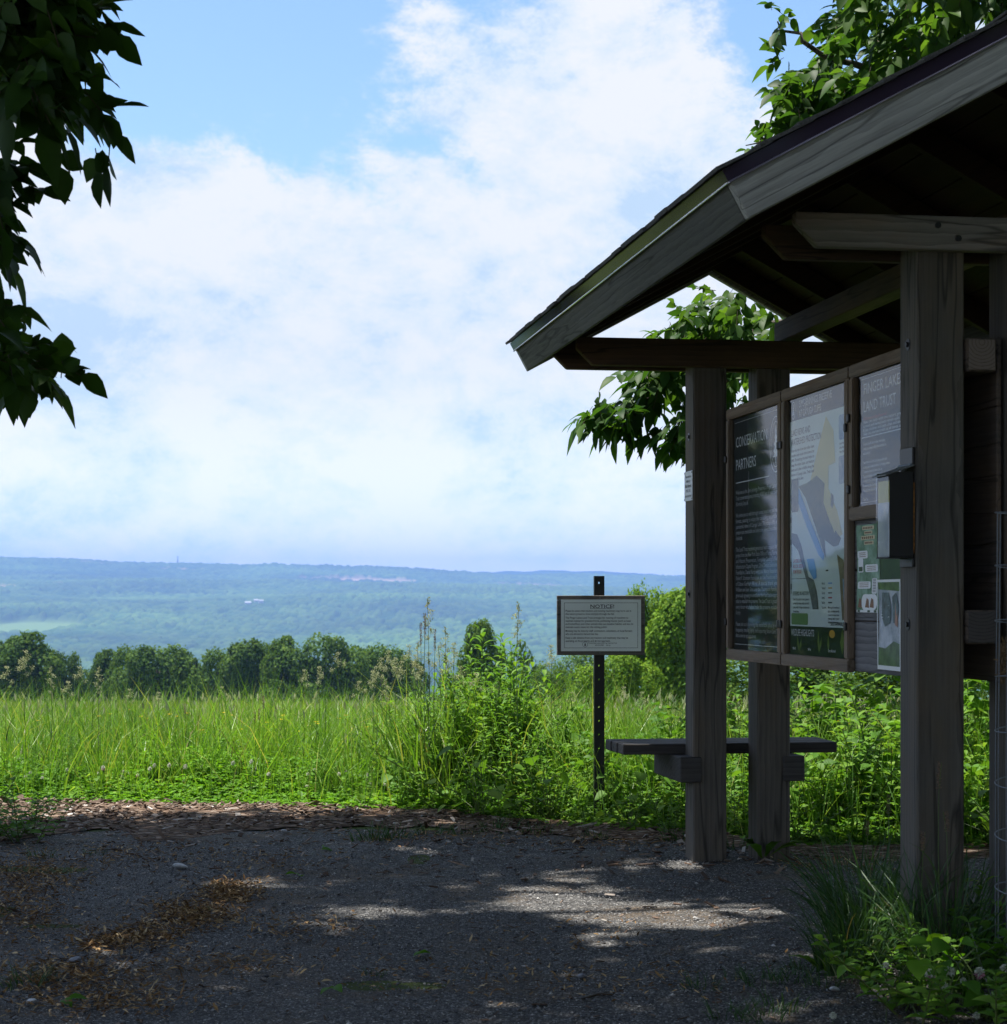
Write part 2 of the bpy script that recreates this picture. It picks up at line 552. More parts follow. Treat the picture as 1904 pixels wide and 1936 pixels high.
M['weed2'] = leafmat('bright_weed_leaf', [(0.0, (0.104, 0.231, 0.024)), (0.6, (0.156, 0.306, 0.033)), (1.0, (0.234, 0.362, 0.066))], trans=0.45, rough=0.55, spec=0.16)
M['clover'] = leafmat('clover_leaf', [(0.0, (0.075, 0.202, 0.013)), (0.6, (0.112, 0.280, 0.020)), (1.0, (0.158, 0.325, 0.026))], trans=0.42, rough=0.55, spec=0.16)
M['grass'] = leafmat('meadow_grass_blade', [(0.0, (0.079, 0.201, 0.021)), (0.5, (0.143, 0.306, 0.032)), (0.85, (0.214, 0.369, 0.053)), (1.0, (0.365, 0.369, 0.119))], trans=0.42)
M['grass_far'] = leafmat('far_meadow_blade', [(0.0, (0.093, 0.181, 0.026)), (0.5, (0.150, 0.251, 0.041)), (0.8, (0.217, 0.296, 0.063)), (1.0, (0.345, 0.334, 0.133))], trans=0.40, rough=0.7, spec=0.08)
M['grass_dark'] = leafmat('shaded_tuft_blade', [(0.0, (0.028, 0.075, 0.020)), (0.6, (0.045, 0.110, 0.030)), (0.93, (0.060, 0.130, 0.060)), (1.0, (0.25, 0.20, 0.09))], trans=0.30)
M['stem'] = leafmat('green_stem', [(0.0, (0.06, 0.12, 0.03)), (1.0, (0.12, 0.17, 0.05))], trans=0.1)
M['seed'] = leafmat('pale_seed_head', [(0.0, (0.26, 0.29, 0.16)), (1.0, (0.46, 0.48, 0.32))], trans=0.35, tcol=(1.0, 1.0, 0.85), rough=0.7, spec=0.1)
M['seed_brown'] = leafmat('brown_seed_head', [(0.0, (0.16, 0.10, 0.07)), (1.0, (0.25, 0.17, 0.11))], trans=0.1, tcol=(1, 1, 1))
M['yellow'] = leafmat('yellow_petal', [(0.0, (0.75, 0.52, 0.01)), (1.0, (0.85, 0.65, 0.02))], trans=0.3, tcol=(1, 1, 1))
M['flower'] = leafmat('white_clover_petal', [(0.0, (0.70, 0.66, 0.62)), (0.3, (0.78, 0.78, 0.70)), (1.0, (0.86, 0.87, 0.80))], trans=0.2, tcol=(1, 1, 1))
M['pinkflower'] = leafmat('pink_clover_petal', [(0.0, (0.55, 0.18, 0.32)), (1.0, (0.70, 0.42, 0.50))], trans=0.3, tcol=(1, 1, 1))
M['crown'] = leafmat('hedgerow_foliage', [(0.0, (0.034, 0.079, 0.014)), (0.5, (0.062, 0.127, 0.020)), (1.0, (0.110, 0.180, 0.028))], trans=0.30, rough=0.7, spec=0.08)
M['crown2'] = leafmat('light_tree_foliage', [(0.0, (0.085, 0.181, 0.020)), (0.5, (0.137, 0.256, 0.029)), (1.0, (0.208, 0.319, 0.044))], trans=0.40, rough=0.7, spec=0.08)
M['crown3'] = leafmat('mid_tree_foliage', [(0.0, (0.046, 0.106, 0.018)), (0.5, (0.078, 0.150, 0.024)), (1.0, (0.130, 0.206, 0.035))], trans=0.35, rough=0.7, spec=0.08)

M_SHINGLE = simple('asphalt_shingle', (0.115, 0.110, 0.108), rough=0.95, spec=0.2, vary=0.45, scale=220)
# ------------------------------------------------------------------ terrain
def edge_y(x):
    """where the gravel yard ends and the growth begins"""
    x = np.asarray(x, float)
    return np.interp(x, [-6, -2.6, -1.0, -0.55, -0.1, 0.25, 0.9, 1.15, 1.9, 4], [10.5, 10.42, 10.3, 10.15, 9.75, 9.35, 9.1, 8.62, 8.5, 8.3]) + 0.10 * (vnoise(x * 3.1, x * 0 + 4.2, 3) - .5)

def terrain(x, y):
    x = np.asarray(x, float); y = np.asarray(y, float)
    z = -0.0495 * np.clip(y - 10.5, 0, 110) - 0.085 * np.clip(y - 120.5, 0, 330) - 0.062 * np.clip(y - 450.5, 0, 1700)
    z = z + 0.35 * (vnoise(x / 23, y / 23, 8) - .5) * smooth01((y - 16) / 40)
    z = z + 0.055 * np.exp(-((x - 1.25) ** 2 + (y - 5.75) ** 2) / 0.5)
    z = z + 0.02 * (vnoise(x / 0.9, y / 0.9, 5) - .5)
    return z

SKX = [-3000, 0, 140, 230, 330, 400, 480, 505, 521, 545, 700, 850, 950, 1050, 1150, 1290, 1500, 1900, 5000]
SKY_ = [1060, 1056, 1058, 1063, 1066, 1069, 1072, 1070, 1068.5, 1073, 1075, 1081, 1087, 1089, 1093, 1095, 1098, 1092, 1085]
def hill_z(x, y):
    px = CX + F * x / y
    top = (HY - np.interp(px, SKX, SKY_)) / F
    prof = np.interp(y, [1900, 2200, 2600, 3000, 3600, 4200, 5000, 5600, 6100, 6500, 6800, 7600], [-.085, -.0605, -.0425, -.0300, -.0150, -.0030, .0065, .0105, .0160, .0195, .0165, .0])
    k = smooth01((y - 3600) / 2800)
    tan = prof + k * (top - 0.0195) * smooth01((6900 - y) / 100 + 1)
    tan = tan + 0.0022 * (vnoise(x / 420, y / 520, 21) - .5) * smooth01((6300 - y) / 700) * 2
    return CAMZ + tan * y

def grid_mesh(name, X, Y, Z, mat, smooth=True, parent=None):
    nr, nc = X.shape
    mb = MB()
    i = np.arange(nr - 1)[:, None] * nc; j = np.arange(nc - 1)[None]
    q = np.stack([i + j, i + j + 1, i + nc + j + 1, i + nc + j], -1).reshape(-1, 4)
    mb.add(np.stack([X, Y, Z], -1).reshape(-1, 3), [q])
    return mb.build(name, mat, parent, smooth=smooth)

def ground_material():
    m, t, out = new_mat('meadow_soil')
    tcn = t.n('ShaderNodeTexCoord')
    f = t.noise(tcn.outputs['Object'], 3.0, 8, 0.7)
    g = t.noise(tcn.outputs['Object'], 0.12, 5, 0.6)
    c = t.ramp(f, [(0.3, (0.030, 0.040, 0.014)), (0.55, (0.060, 0.080, 0.022)), (0.75, (0.085, 0.095, 0.035))])
    c = t.mix(t.ramp(g, [(0.4, 0), (0.65, 0.6)]), c, (0.085, 0.125, 0.032))
    b = t.n('ShaderNodeBsdfPrincipled'); b.inputs['Roughness'].default_value = 0.95; b.inputs['Specular IOR Level'].default_value = 0.1
    t.l(c, b.inputs['Base Color'])
    bp = t.n('ShaderNodeBump'); bp.inputs['Strength'].default_value = 0.6; bp.inputs['Distance'].default_value = 0.03
    t.l(f, bp.inputs['Height']); t.l(bp.outputs[0], b.inputs['Normal'])
    t.l(b.outputs[0], out.inputs['Surface'])
    return m

def gravel_material():
    m, t, out = new_mat('crushed_gravel')
    tcn = t.n('ShaderNodeTexCoord'); o = tcn.outputs['Object']
    warp = t.n('ShaderNodeMapping'); t.l(o, warp.inputs['Vector'])
    v1 = t.n('ShaderNodeTexVoronoi'); v1.inputs['Scale'].default_value = 140; t.l(warp.outputs[0], v1.inputs['Vector'])
    v2 = t.n('ShaderNodeTexVoronoi'); v2.inputs['Scale'].default_value = 230; t.l(warp.outputs[0], v2.inputs['Vector'])
    sepc = t.n('ShaderNodeSeparateColor'); t.l(v1.outputs['Color'], sepc.inputs[0])
    c = t.ramp(sepc.outputs[0], [(0.0, (0.036, 0.034, 0.034)), (0.5, (0.102, 0.098, 0.094)), (0.86, (0.205, 0.20, 0.19)), (1.0, (0.44, 0.43, 0.41))])
    c = t.mix(0.85, c, t.ramp(v1.outputs['Distance'], [(0.25, 1.0), (0.62, 0.35)]), 'MULTIPLY')
    big = t.noise(o, 1.7, 7, 0.65, 0.3)
    fine = t.noise(o, 16, 6, 0.7)
    dirt = t.ramp(t.math('ADD', big, t.math('MULTIPLY', fine, 0.35)), [(0.68, 0.0), (0.84, 0.75)])
    c = t.mix(dirt, c, t.ramp(fine, [(0.35, (0.050, 0.036, 0.022)), (0.65, (0.13, 0.090, 0.052))]))
    moss = t.ramp(t.noise(o, 5.5, 5, 0.6, 0.4), [(0.66, 0.0), (0.73, 0.55)])
    c = t.mix(moss, c, (0.058, 0.066, 0.026))
    b = t.n('ShaderNodeBsdfPrincipled'); b.inputs['Roughness'].default_value = 0.8; b.inputs['Specular IOR Level'].default_value = 0.25
    t.l(c, b.inputs['Base Color'])
    h = t.math('ADD', t.math('MULTIPLY', v1.outputs['Distance'], -1.0), t.math('MULTIPLY', v2.outputs['Distance'], -0.4))
    bp = t.n('ShaderNodeBump'); bp.inputs['Strength'].default_value = 0.9; bp.inputs['Distance'].default_value = 0.008
    t.l(h, bp.inputs['Height']); t.l(bp.outputs[0], b.inputs['Normal'])
    t.l(b.outputs[0], out.inputs['Surface'])
    return m

def mulch_material():
    m, t, out = new_mat('wood_chip_mulch')
    tcn = t.n('ShaderNodeTexCoord'); o = tcn.outputs['Object']
    mpn = t.n('ShaderNodeMapping'); mpn.inputs['Scale'].default_value = (26, 52, 40); mpn.inputs['Rotation'].default_value = (0, 0, .4)
    t.l(o, mpn.inputs['Vector'])
    v = t.n('ShaderNodeTexVoronoi'); v.inputs['Scale'].default_value = 1.0; t.l(mpn.outputs[0], v.inputs['Vector'])
    s = t.n('ShaderNodeSeparateColor'); t.l(v.outputs['Color'], s.inputs[0])
    c = t.ramp(s.outputs[0], [(0.0, (0.055, 0.034, 0.022)), (0.5, (0.13, 0.080, 0.052)), (0.85, (0.24, 0.165, 0.115)), (1.0, (0.36, 0.30, 0.25))])
    c = t.mix(0.8, c, t.ramp(v.outputs['Distance'], [(0.3, 1), (0.7, 0.35)]), 'MULTIPLY')
    b = t.n('ShaderNodeBsdfPrincipled'); b.inputs['Roughness'].default_value = 0.9; b.inputs['Specular IOR Level'].default_value = 0.15
    t.l(c, b.inputs['Base Color'])
    bp = t.n('ShaderNodeBump'); bp.inputs['Strength'].default_value = 1.0; bp.inputs['Distance'].default_value = 0.012
    t.l(t.math('MULTIPLY', v.outputs['Distance'], -1.0), bp.inputs['Height']); t.l(bp.outputs[0], b.inputs['Normal'])
    t.l(b.outputs[0], out.inputs['Surface'])
    return m

def hill_material():
    m, t, out = new_mat('forested_hillside')
    at = t.n('ShaderNodeAttribute', attribute_name='field')
    tan = t.n('ShaderNodeAttribute', attribute_name='tilled')
    tree = t.n('ShaderNodeAttribute', attribute_name='tree')
    tcn = t.n('ShaderNodeTexCoord')
    big = t.noise(tcn.outputs['Object'], 0.0022, 5, 0.6)
    c = t.ramp(tree.outputs['Fac'], [(0.0, (0.020, 0.048, 0.016)), (0.5, (0.040, 0.082, 0.022)), (1.0, (0.075, 0.125, 0.032))])
    c = t.mix(0.8, c, t.ramp(big, [(0.35, 0.55), (0.65, 1.45)]), 'MULTIPLY')
    c = t.mix(at.outputs['Fac'], c, (0.12, 0.185, 0.055))
    c = t.mix(tan.outputs['Fac'], c, (0.50, 0.36, 0.26))
    b = t.n('ShaderNodeBsdfPrincipled'); b.inputs['Roughness'].default_value = 1.0; b.inputs['Specular IOR Level'].default_value = 0.0
    t.l(c, b.inputs['Base Color'])
    t.l(b.outputs[0], out.inputs['Surface'])
    return m

# the ground: one sheet, a fan that widens with distance
ys = np.concatenate([np.linspace(-14, 3, 24), np.linspace(3.2, 13, 90), 13 * (2250 / 13) ** np.linspace(0.01, 1, 120)])
an = np.tan(np.radians(np.linspace(-56, 56, 141)))
Yg, A = np.meshgrid(ys, an, indexing='ij')
Xg = A * (np.maximum(Yg, 0) + 14)
tag(grid_mesh('ground', Xg, Yg, terrain(Xg, Yg) , ground_material()), kind='structure')

# gravel yard
u = np.linspace(-5.2, 3.2, 180); v = np.linspace(0, 1, 170)
V, U = np.meshgrid(v, u, indexing='ij')
yend = np.interp(U, [-5.2, -2.7, -2.2, -1.4, -0.7, 0.1, 0.6, 1.2, 3.2], [8.0, 8.9, 9.25, 9.40, 9.42, 9.3, 9.05, 8.50, 8.4]) + 0.28 * (vnoise(U * 2.3, U * 0, 2) - .5) + .12 * (vnoise(U * 9, U * 0, 6) - .5)
Yv = -6 + V * (yend + 6)
tag(grid_mesh('gravel_yard', U, Yv, terrain(U, Yv) + 0.005 + 0.012 * (vnoise(U / .35, Yv / .35, 12) - .5) * np.clip((1 - V) * 30, 0, 1), gravel_material()), kind='structure')

# wood-chip border
u = np.linspace(-4.6, 2.6, 160); v = np.linspace(0, 1, 26)
V, U = np.meshgrid(v, u, indexing='ij')
y0 = np.interp(U, [-4.6, -2.7, -2.2, -1.4, -0.7, 0.1, 0.6, 1.2, 2.6], [7.7, 8.7, 9.1, 9.25, 9.3, 9.15, 8.92, 8.40, 8.3]) + 0.55 * (vnoise(U * 2.6, U * 0, 31) - .5) + .28 * (vnoise(U * 8, U * 0, 7) - .5)
y1 = edge_y(U) + 0.5
Yv = y0 + V * (y1 - y0)
tag(grid_mesh('mulch_border', U, Yv, terrain(U, Yv) + 0.0075 + 0.035 * np.sin(np.pi * np.clip(V * 1.1, 0, 1)) * vnoise(U / .3, Yv / .2, 17), mulch_material()), kind='structure')

# far hillside over the lake valley: forest canopy modelled tree by tree, fields left open
def worley(x, y, cell, seed):
    xi = np.floor(x / cell).astype(np.int64); yi = np.floor(y / cell).astype(np.int64)
    best = np.full(x.shape, 9.0); idv = np.zeros(x.shape)
    for dx in (-1, 0, 1):
        for dy in (-1, 0, 1):
            a = xi + dx; b = yi + dy
            q = (a * 374761393 + b * 668265263 + seed * 974634777) & 0xffffffff
            q = ((q ^ (q >> 13)) * 1274126177) & 0xffffffff
            q = q ^ (q >> 16)
            jx = (a + 0.15 + 0.7 * ((q & 0xff) / 255.0)) * cell; jy = (b + 0.15 + 0.7 * (((q >> 8) & 0xff) / 255.0)) * cell
            r = 0.75 + 0.5 * (((q >> 16) & 0xff) / 255.0)
            d = np.hypot(x - jx, y - jy) / cell / r
            k = d < best
            best = np.where(k, d, best); idv = np.where(k, ((q >> 5) & 0xff) / 255.0, idv)
    return best, idv

ang = np.concatenate([np.linspace(-50, -15.6, 50), np.linspace(-15.5, 9.0, 640), np.linspace(9.1, 50, 50)])
yr = np.concatenate([np.linspace(1900, 2500, 40), np.linspace(2506, 6750, 800), np.linspace(6800, 7600, 8)])
Yh, A = np.meshgrid(yr, np.tan(np.radians(ang)), indexing='ij')
Xh = A * Yh
Zh = hill_z(Xh, Yh)
field = np.zeros(Xh.shape); tilled = np.zeros(Xh.shape)
for cx, cy, rx, ry, tl in ((-850, 3560, 95, 190, 0), (-930, 3300, 70, 120, 0), (-760, 4700, 160, 60, 0), (-500, 5350, 260, 90, 0), (150, 5250, 300, 90, 0),
                           (-420, 5960, 185, 70, 1), (-1320, 6330, 95, 60, 1), (-1080, 4950, 40, 50, 1), (-1190, 4700, 50, 40, 1), (-1000, 6200, 80, 40, 1), (420, 5000, 160, 60, 0), (-700, 4250, 60, 50, 0), (-950, 5500, 120, 50, 0), (-150, 4600, 80, 45, 0), (-620, 3950, 45, 40, 0), (100, 5900, 130, 40, 1), (-800, 5200, 70, 40, 0)):
    q = np.hypot((Xh - cx) / rx, (Yh - cy) / ry) + 0.35 * (vnoise(Xh / 60, Yh / 60, 9) - .5)
    k = smooth01((1.05 - q) / 0.12)
    field = np.maximum(field, k); tilled = np.maximum(tilled, k * tl)
d1, id1 = worley(Xh, Yh, 14.5, 3)
bump = np.sqrt(np.clip(1 - d1 * d1, 0, 1)) * (7 + 9 * id1)
grow = 1.0 + 0.9 * (vnoise(Xh / 300, Yh / 260, 44) - .4)
Zh = Zh + (bump * grow + 3) * (1 - field) - 9 * smooth01((Yh - 4800) / 1000)
ho = grid_mesh('far_hillside', Xh, Yh, Zh, hill_material())
for nm, arr in (('field', field * (1 - tilled)), ('tilled', tilled), ('tree', id1)):
    at = ho.data.attributes.new(nm, 'FLOAT', 'POINT')
    at.data.foreach_set('value', arr.astype(np.float32).ravel())
tag(ho, kind='structure')
# a still farther ridge showing over the right end of the hillside
yr = np.linspace(7500, 8700, 24); xr = np.linspace(-2500, 3800, 260)
Yr, Xr = np.meshgrid(yr, xr, indexing='ij')
pxr = CX + F * Xr / 8100
tp = (HY - np.interp(pxr, [-200, 800, 900, 1000, 1060, 1120, 1200, 1290, 1500, 2600], [1115, 1092, 1084, 1081, 1080.5, 1082, 1086, 1091, 1096, 1100])) / F
Zr = CAMZ + tp * 8100 * np.sin(np.pi * np.clip((Yr - 7500) / 1300, 0, 1)) ** 0.5 + 9 * vnoise(Xr / 40, Yr / 200, 51)
rg = grid_mesh('distant_ridge', Xr, Yr, Zr, hill_material())
tag(rg, kind='structure')

# haze: one even volume round everything
hm, ht, hout = new_mat('valley_haze')
pv = ht.n('ShaderNodeVolumePrincipled')
pv.inputs['Color'].default_value = (0.235, 0.415, 0.88, 1)
pv.inputs['Density'].default_value = 0.00018
pv.inputs['Anisotropy'].default_value = 0.0
ht.l(pv.outputs[0], hout.inputs['Volume'])
hz = MB().box(-9500, 9500, -400, 8750, -190, 185).build('haze', hm)
tag(hz, kind='stuff')
# ------------------------------------------------------------------ the kiosk (x across, y back, z up from the ground)
KX, KY, KR = 0.773, 8.18, math.atan2(0.151, 0.988)
kiosk = thing('trail_kiosk', 'weathered timber trail kiosk with shingled gable roof and paired posts beside the gravel', 'kiosk', (KX, KY, 0), KR)
NEAR = -2.567
def kp(name, mb, mats, parent=None, bevel=0.004, label=None, seg=1):
    o = mb.build(name, mats, parent or kiosk, bevel=bevel, seg=seg)
    if label: o['label'] = label
    return o

for (lx, dy, z1) in ((0, 0, 2.13), (0.268, 0, 2.13), (0, NEAR, 2.14), (0.268, NEAR, 2.14)):
    po = kp('post', MB().box(lx, lx + .14, dy, dy + .14, -0.35, z1), M['post'], bevel=0.006)
    sx = lx - 0.0005
    if lx == 0:
        hs = ((1.745,), (1.10,), (0.985,)) if dy == 0 else ((1.80,), (1.005,))
        for (hz_,) in hs[:2]:
            kp('washer', MB().disc((sx, dy + .07, hz_), .017, 'x', .003, 14), M['steel'], po, bevel=0)
            kp('bolt', MB().disc((sx - .0045, dy + .07, hz_), .008, 'x', .006, 6), M['steel'], po, bevel=0)

def cross_beam(y0, y1, l0, l1, z0, z1, name='cross_beam', mat='beam_x'):
    c = .065
    poly = [(l0, z1), (l0, z0 + c), (l0 + c, z0), (l1 - c, z0), (l1, z0 + c), (l1, z1)]
    return kp(name, MB().prism(poly, 'y', y0, y1), M[mat])
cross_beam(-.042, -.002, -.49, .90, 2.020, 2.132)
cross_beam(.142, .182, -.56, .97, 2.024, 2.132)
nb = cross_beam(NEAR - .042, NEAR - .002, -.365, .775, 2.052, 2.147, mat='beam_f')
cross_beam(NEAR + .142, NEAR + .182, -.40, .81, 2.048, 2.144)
for lx in (.045, .105, .31, .37):
    kp('screw', MB().disc((lx, NEAR - .044, 2.085 if lx in (.105, .37) else 2.12), .009, 'y', .005, 8), M['steel'], nb, bevel=0)

# rails between the posts carrying the boards
for (z0, z1, mat) in ((1.718, 1.812, M['end1']), (0.950, 1.046, M['end2'])):
    r = kp('rail', MB().box(.143, .229, NEAR - .012, .15, z0, z1), M['beam_y'])
    kp('end_grain', MB().box(.147, .225, NEAR - .0155, NEAR - .0125, z0 + .004, z1 - .004), mat, r, bevel=0.001)
bp_ = MB()
for k in range(6):
    z0 = .842 + k * .1655
    bp_.box(.1275, .1405, NEAR + .145, -.13, z0, z0 + .1625)
kp('back_board', bp_, M['plank'], bevel=0.003)
bq = MB()
for k in range(5):
    z0 = .842 + k * .1955
    bq.box(.244, .2585, NEAR + .02, -.005, z0, z0 + .1953)
kp('back_board', bq, M['beam_y'], bevel=0.003)
# upper plates along the building on top of the cross beams
kp('wall_plate', MB().box(.395, .48, NEAR - .06, .19, 2.149, 2.235), M['beam_y'])

# roof
TH = math.radians(28.4); ct, st = math.cos(TH), math.sin(TH)
EX, EZ, RX = -0.665, 2.177, 0.204
SL = (RX - EX) / ct
Y0, Y1 = NEAR - .40, .54
def rp(s, n, side=0):
    x = EX + s * ct - n * st; z = EZ + s * st + n * ct
    return (x, z) if side == 0 else (2 * RX - x, z)
def cut(n):        # the s where the plane offset n meets the ridge line
    return SL + n * st / ct
def slab(mb, s0, n0, n1, y0, y1, side, s1=None):
    poly = [rp(s0, n0, side), rp(s1 if s1 is not None else cut(n0), n0, side), rp(s1 if s1 is not None else cut(n1), n1, side), rp(s0, n1, side)]
    mb.prism(poly, 'y', y0, y1)
    return mb
for side in (0, 1):
    dk = MB()
    nb_ = 6
    for k in range(nb_):
        s0 = .04 + k * (SL - .05) / nb_
        slab(dk, s0, -.048, -.026, Y0 + .04, Y1 - .04, side, s0 + (SL - .05) / nb_ - .004)
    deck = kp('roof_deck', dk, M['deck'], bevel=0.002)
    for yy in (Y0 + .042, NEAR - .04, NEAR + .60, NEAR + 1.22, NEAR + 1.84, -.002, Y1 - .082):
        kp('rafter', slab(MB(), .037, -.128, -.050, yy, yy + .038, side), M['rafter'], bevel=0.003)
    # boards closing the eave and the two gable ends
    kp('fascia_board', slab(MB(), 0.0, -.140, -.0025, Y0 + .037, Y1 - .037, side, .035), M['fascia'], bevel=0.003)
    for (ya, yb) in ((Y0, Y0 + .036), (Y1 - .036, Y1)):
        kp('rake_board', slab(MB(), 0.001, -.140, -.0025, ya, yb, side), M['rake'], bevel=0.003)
    # metal trim over the upper edge of those boards
    tm = MB()
    slab(tm, -.006, -.0325, .0015, Y0 - .003, Y1 + .003, side, -.003)
    slab(tm, -.006, -.0005, .0015, Y0 - .006, Y1 + .006, side, .16)
    for (ya, yb) in ((Y0 - .006, Y0 - .003), (Y1 + .003, Y1 + .006)):
        slab(tm, -.006, -.0325, .0015, ya, yb, side)
    tr = kp('drip_edge', tm, M['trim'], bevel=0)
    he = MB()
    ex_ = rp(-.0065, -.0350, side)
    he.tube([(ex_[0], Y0 - .003, ex_[1]), (ex_[0], Y1 + .003, ex_[1])], .0032, 10)
    he.build('hem', M['hem'], tr, smooth=True)
    he = MB()
    e0, e1 = rp(-.004, -.0350, side), rp(cut(-.035), -.0350, side)
    he.tube([(e0[0], Y0 - .005, e0[1]), (e1[0], Y0 - .005, e1[1])], .0026, 10)
    he.build('hem', M['plum_hem'], tr, smooth=True)
    # shingle courses, each tab slightly lifted and uneven
    sh = MB()
    ns = 8
    for c_ in range(ns):
        s0 = -.022 + c_ * (SL + .02) / ns
        y = Y0 - .018 - RNG.uniform(0, .2)
        while y < Y1 + .018:
            wd = RNG.uniform(.10, .24)
            ya, yb = max(y, Y0 - .018), min(y + wd - .003, Y1 + .018)
            if yb - ya > .01:
                ds = RNG.uniform(-.006, .008); lift = RNG.uniform(0.004, .010)
                if c_ == 0: ds += RNG.uniform(-.004, .010)
                s1 = min(s0 + .165, SL + .004)
                poly = [rp(s0 + ds, .0025 + lift * .4, side), rp(s1, .003, side), rp(s1, .008, side), rp(s0 + ds, .0095 + lift, side)]
                sh.prism(poly, 'y', ya, yb)
            y += wd
    kp('shingles', sh, M_SHINGLE, bevel=0)
cp = MB()
for k in range(13):
    ya = Y0 - .02 + k * .275
    for side in (0, 1):
        poly = [rp(SL - .125, .012 + .004, side), rp(cut(.012), .012 + .004, side), rp(cut(.026), .028, side), rp(SL - .125, .024, side)]
        cp.prism(poly, 'y', ya, min(ya + .285, Y1 + .02))
kp('ridge_cap', cp, M_SHINGLE, bevel=0.002)

# bench fixed to the far pair of posts
for k in range(3):
    y0 = .143 + k * .108
    kp('bench_board', MB().box(-.262 - .004 * k, .654 + .003 * k, y0, y0 + .103, .437, .481), M['bench'], bevel=.004)
for lx in (-.058, .376):
    s_ = kp('bench_support', MB().box(lx, lx + .09, -.012, .462, .333, .4365), M['bench'], bevel=.004)

# ------------------------------------------------------------------ lettering
def letters(name, rows, mat, parent, thick=0.0):
    """rows: (words, x, y, size, x-stretch or ('fit', width), align).  One mesh for the block."""
    mb = MB()
    for row in rows:
        body, x, y, size, sx = row[:5]
        al = row[5] if len(row) > 5 else 'LEFT'
        z = row[6] if len(row) > 6 else 0.0
        cu = bpy.data.curves.new('lettering', 'FONT')
        cu.body = body; cu.size = 1.0; cu.offset = 0.010 if size < .03 else 0.0; cu.resolution_u = 2; cu.align_x = al
        ob = bpy.data.objects.new('lettering', cu)
        me = bpy.data.meshes.new_from_object(ob)
        nv = len(me.vertices)
        if nv:
            co = np.empty(nv * 3, np.float32); me.vertices.foreach_get('co', co); co = co.reshape(-1, 3).astype(float)
            if isinstance(sx, tuple):
                sx = sx[1] / ((co[:, 0].max() - co[:, 0].min()) * size)
            co[:, 0] = co[:, 0] * size * sx + x; co[:, 1] = co[:, 1] * size + y; co[:, 2] = z
            by = {}
            for p in me.polygons:
                by.setdefault(p.loop_total, []).append(list(p.vertices))
            mb.add(co, [np.array(f) for f in by.values()])
        bpy.data.objects.remove(ob); bpy.data.meshes.remove(me); bpy.data.curves.remove(cu)
    return mb.build(name, mat, parent)

def poly_flat(mb, pts, z, mi=0):
    mb.add([(p[0], p[1], z) for p in pts], [np.array([list(range(len(pts)))])], mi)

def rrect(x0, x1, y0, y1, r=.01, n=4):
    pts = []
    for cx_, cy_, a0 in ((x1 - r, y1 - r, 0), (x0 + r, y1 - r, 90), (x0 + r, y0 + r, 180), (x1 - r, y0 + r, 270)):
        for k in range(n + 1):
            a = math.radians(a0 + 90 * k / n)
            pts.append((cx_ + r * math.cos(a), cy_ + r * math.sin(a)))
    return pts

def ring(mb, cx_, cy_, rx, ry, wd, z, n=36, mi=0):
    a = np.linspace(0, 2 * np.pi, n, endpoint=False)
    v = np.concatenate([np.stack([cx_ + rx * np.cos(a), cy_ + ry * np.sin(a), a * 0 + z], 1), np.stack([cx_ + (rx - wd) * np.cos(a), cy_ + (ry - wd) * np.sin(a), a * 0 + z], 1)])
    i = np.arange(n); j = (i + 1) % n
    mb.add(v, [np.stack([i, j, n + j, n + i], 1)], mi)

def pine(mb, cx_, y0, h, wd, z, mi=0):
    """a small conifer emblem with uneven tiers"""
    pts = []
    tiers = 5
    for k in range(tiers):
        t = k / tiers
        r = wd * (1 - t) * .5
        pts += [(cx_ + r, y0 + h * (.16 + .84 * t)), (cx_ + r * .45, y0 + h * (.16 + .84 * (t + .10)))]
    pts.append((cx_, y0 + h))
    L_ = [(2 * cx_ - a, b) for a, b in pts[:-1]][::-1]
    pts += L_ + [(cx_ - wd * .05, y0 + h * .16), (cx_ - wd * .05, y0), (cx_ + wd * .05, y0), (cx_ + wd * .05, y0 + h * .16)]
    poly_flat(mb, pts, z, mi)

def glass_material():
    m, t, out = new_mat('display_glazing')
    fr = t.n('ShaderNodeFresnel'); fr.inputs['IOR'].default_value = 1.40
    tr = t.n('ShaderNodeBsdfTransparent'); tr.inputs['Color'].default_value = (.95, .97, .97, 1)
    gl = t.n('ShaderNodeBsdfGlossy'); gl.inputs['Roughness'].default_value = 0.035
    mx = t.n('ShaderNodeMixShader')
    geo = t.n('ShaderNodeTexCoord')
    bpn = t.n('ShaderNodeBump'); bpn.inputs['Strength'].default_value = .015; bpn.inputs['Distance'].default_value = .02
    t.l(t.noise(geo.outputs['Object'], 3.0, 2), bpn.inputs['Height'])
    t.l(bpn.outputs[0], gl.inputs['Normal'])
    t.l(fr.outputs[0], mx.inputs[0]); t.l(tr.outputs[0], mx.inputs[1]); t.l(gl.outputs[0], mx.inputs[2])
    t.l(mx.outputs[0], out.inputs['Surface'])
    return m
M['glass'] = glass_material()

KM = Matrix.Translation((KX, KY, 0)) @ Matrix.Rotation(KR, 4, 'Z')
def panel_matrix(lat, dep, z):
    """reading frame on the boards: x to the right as read, y up, z out towards the reader"""
    R = Matrix(((0, 0, -1, lat), (-1, 0, 0, dep), (0, 1, 0, z), (0, 0, 0, 1)))
    return KM @ R

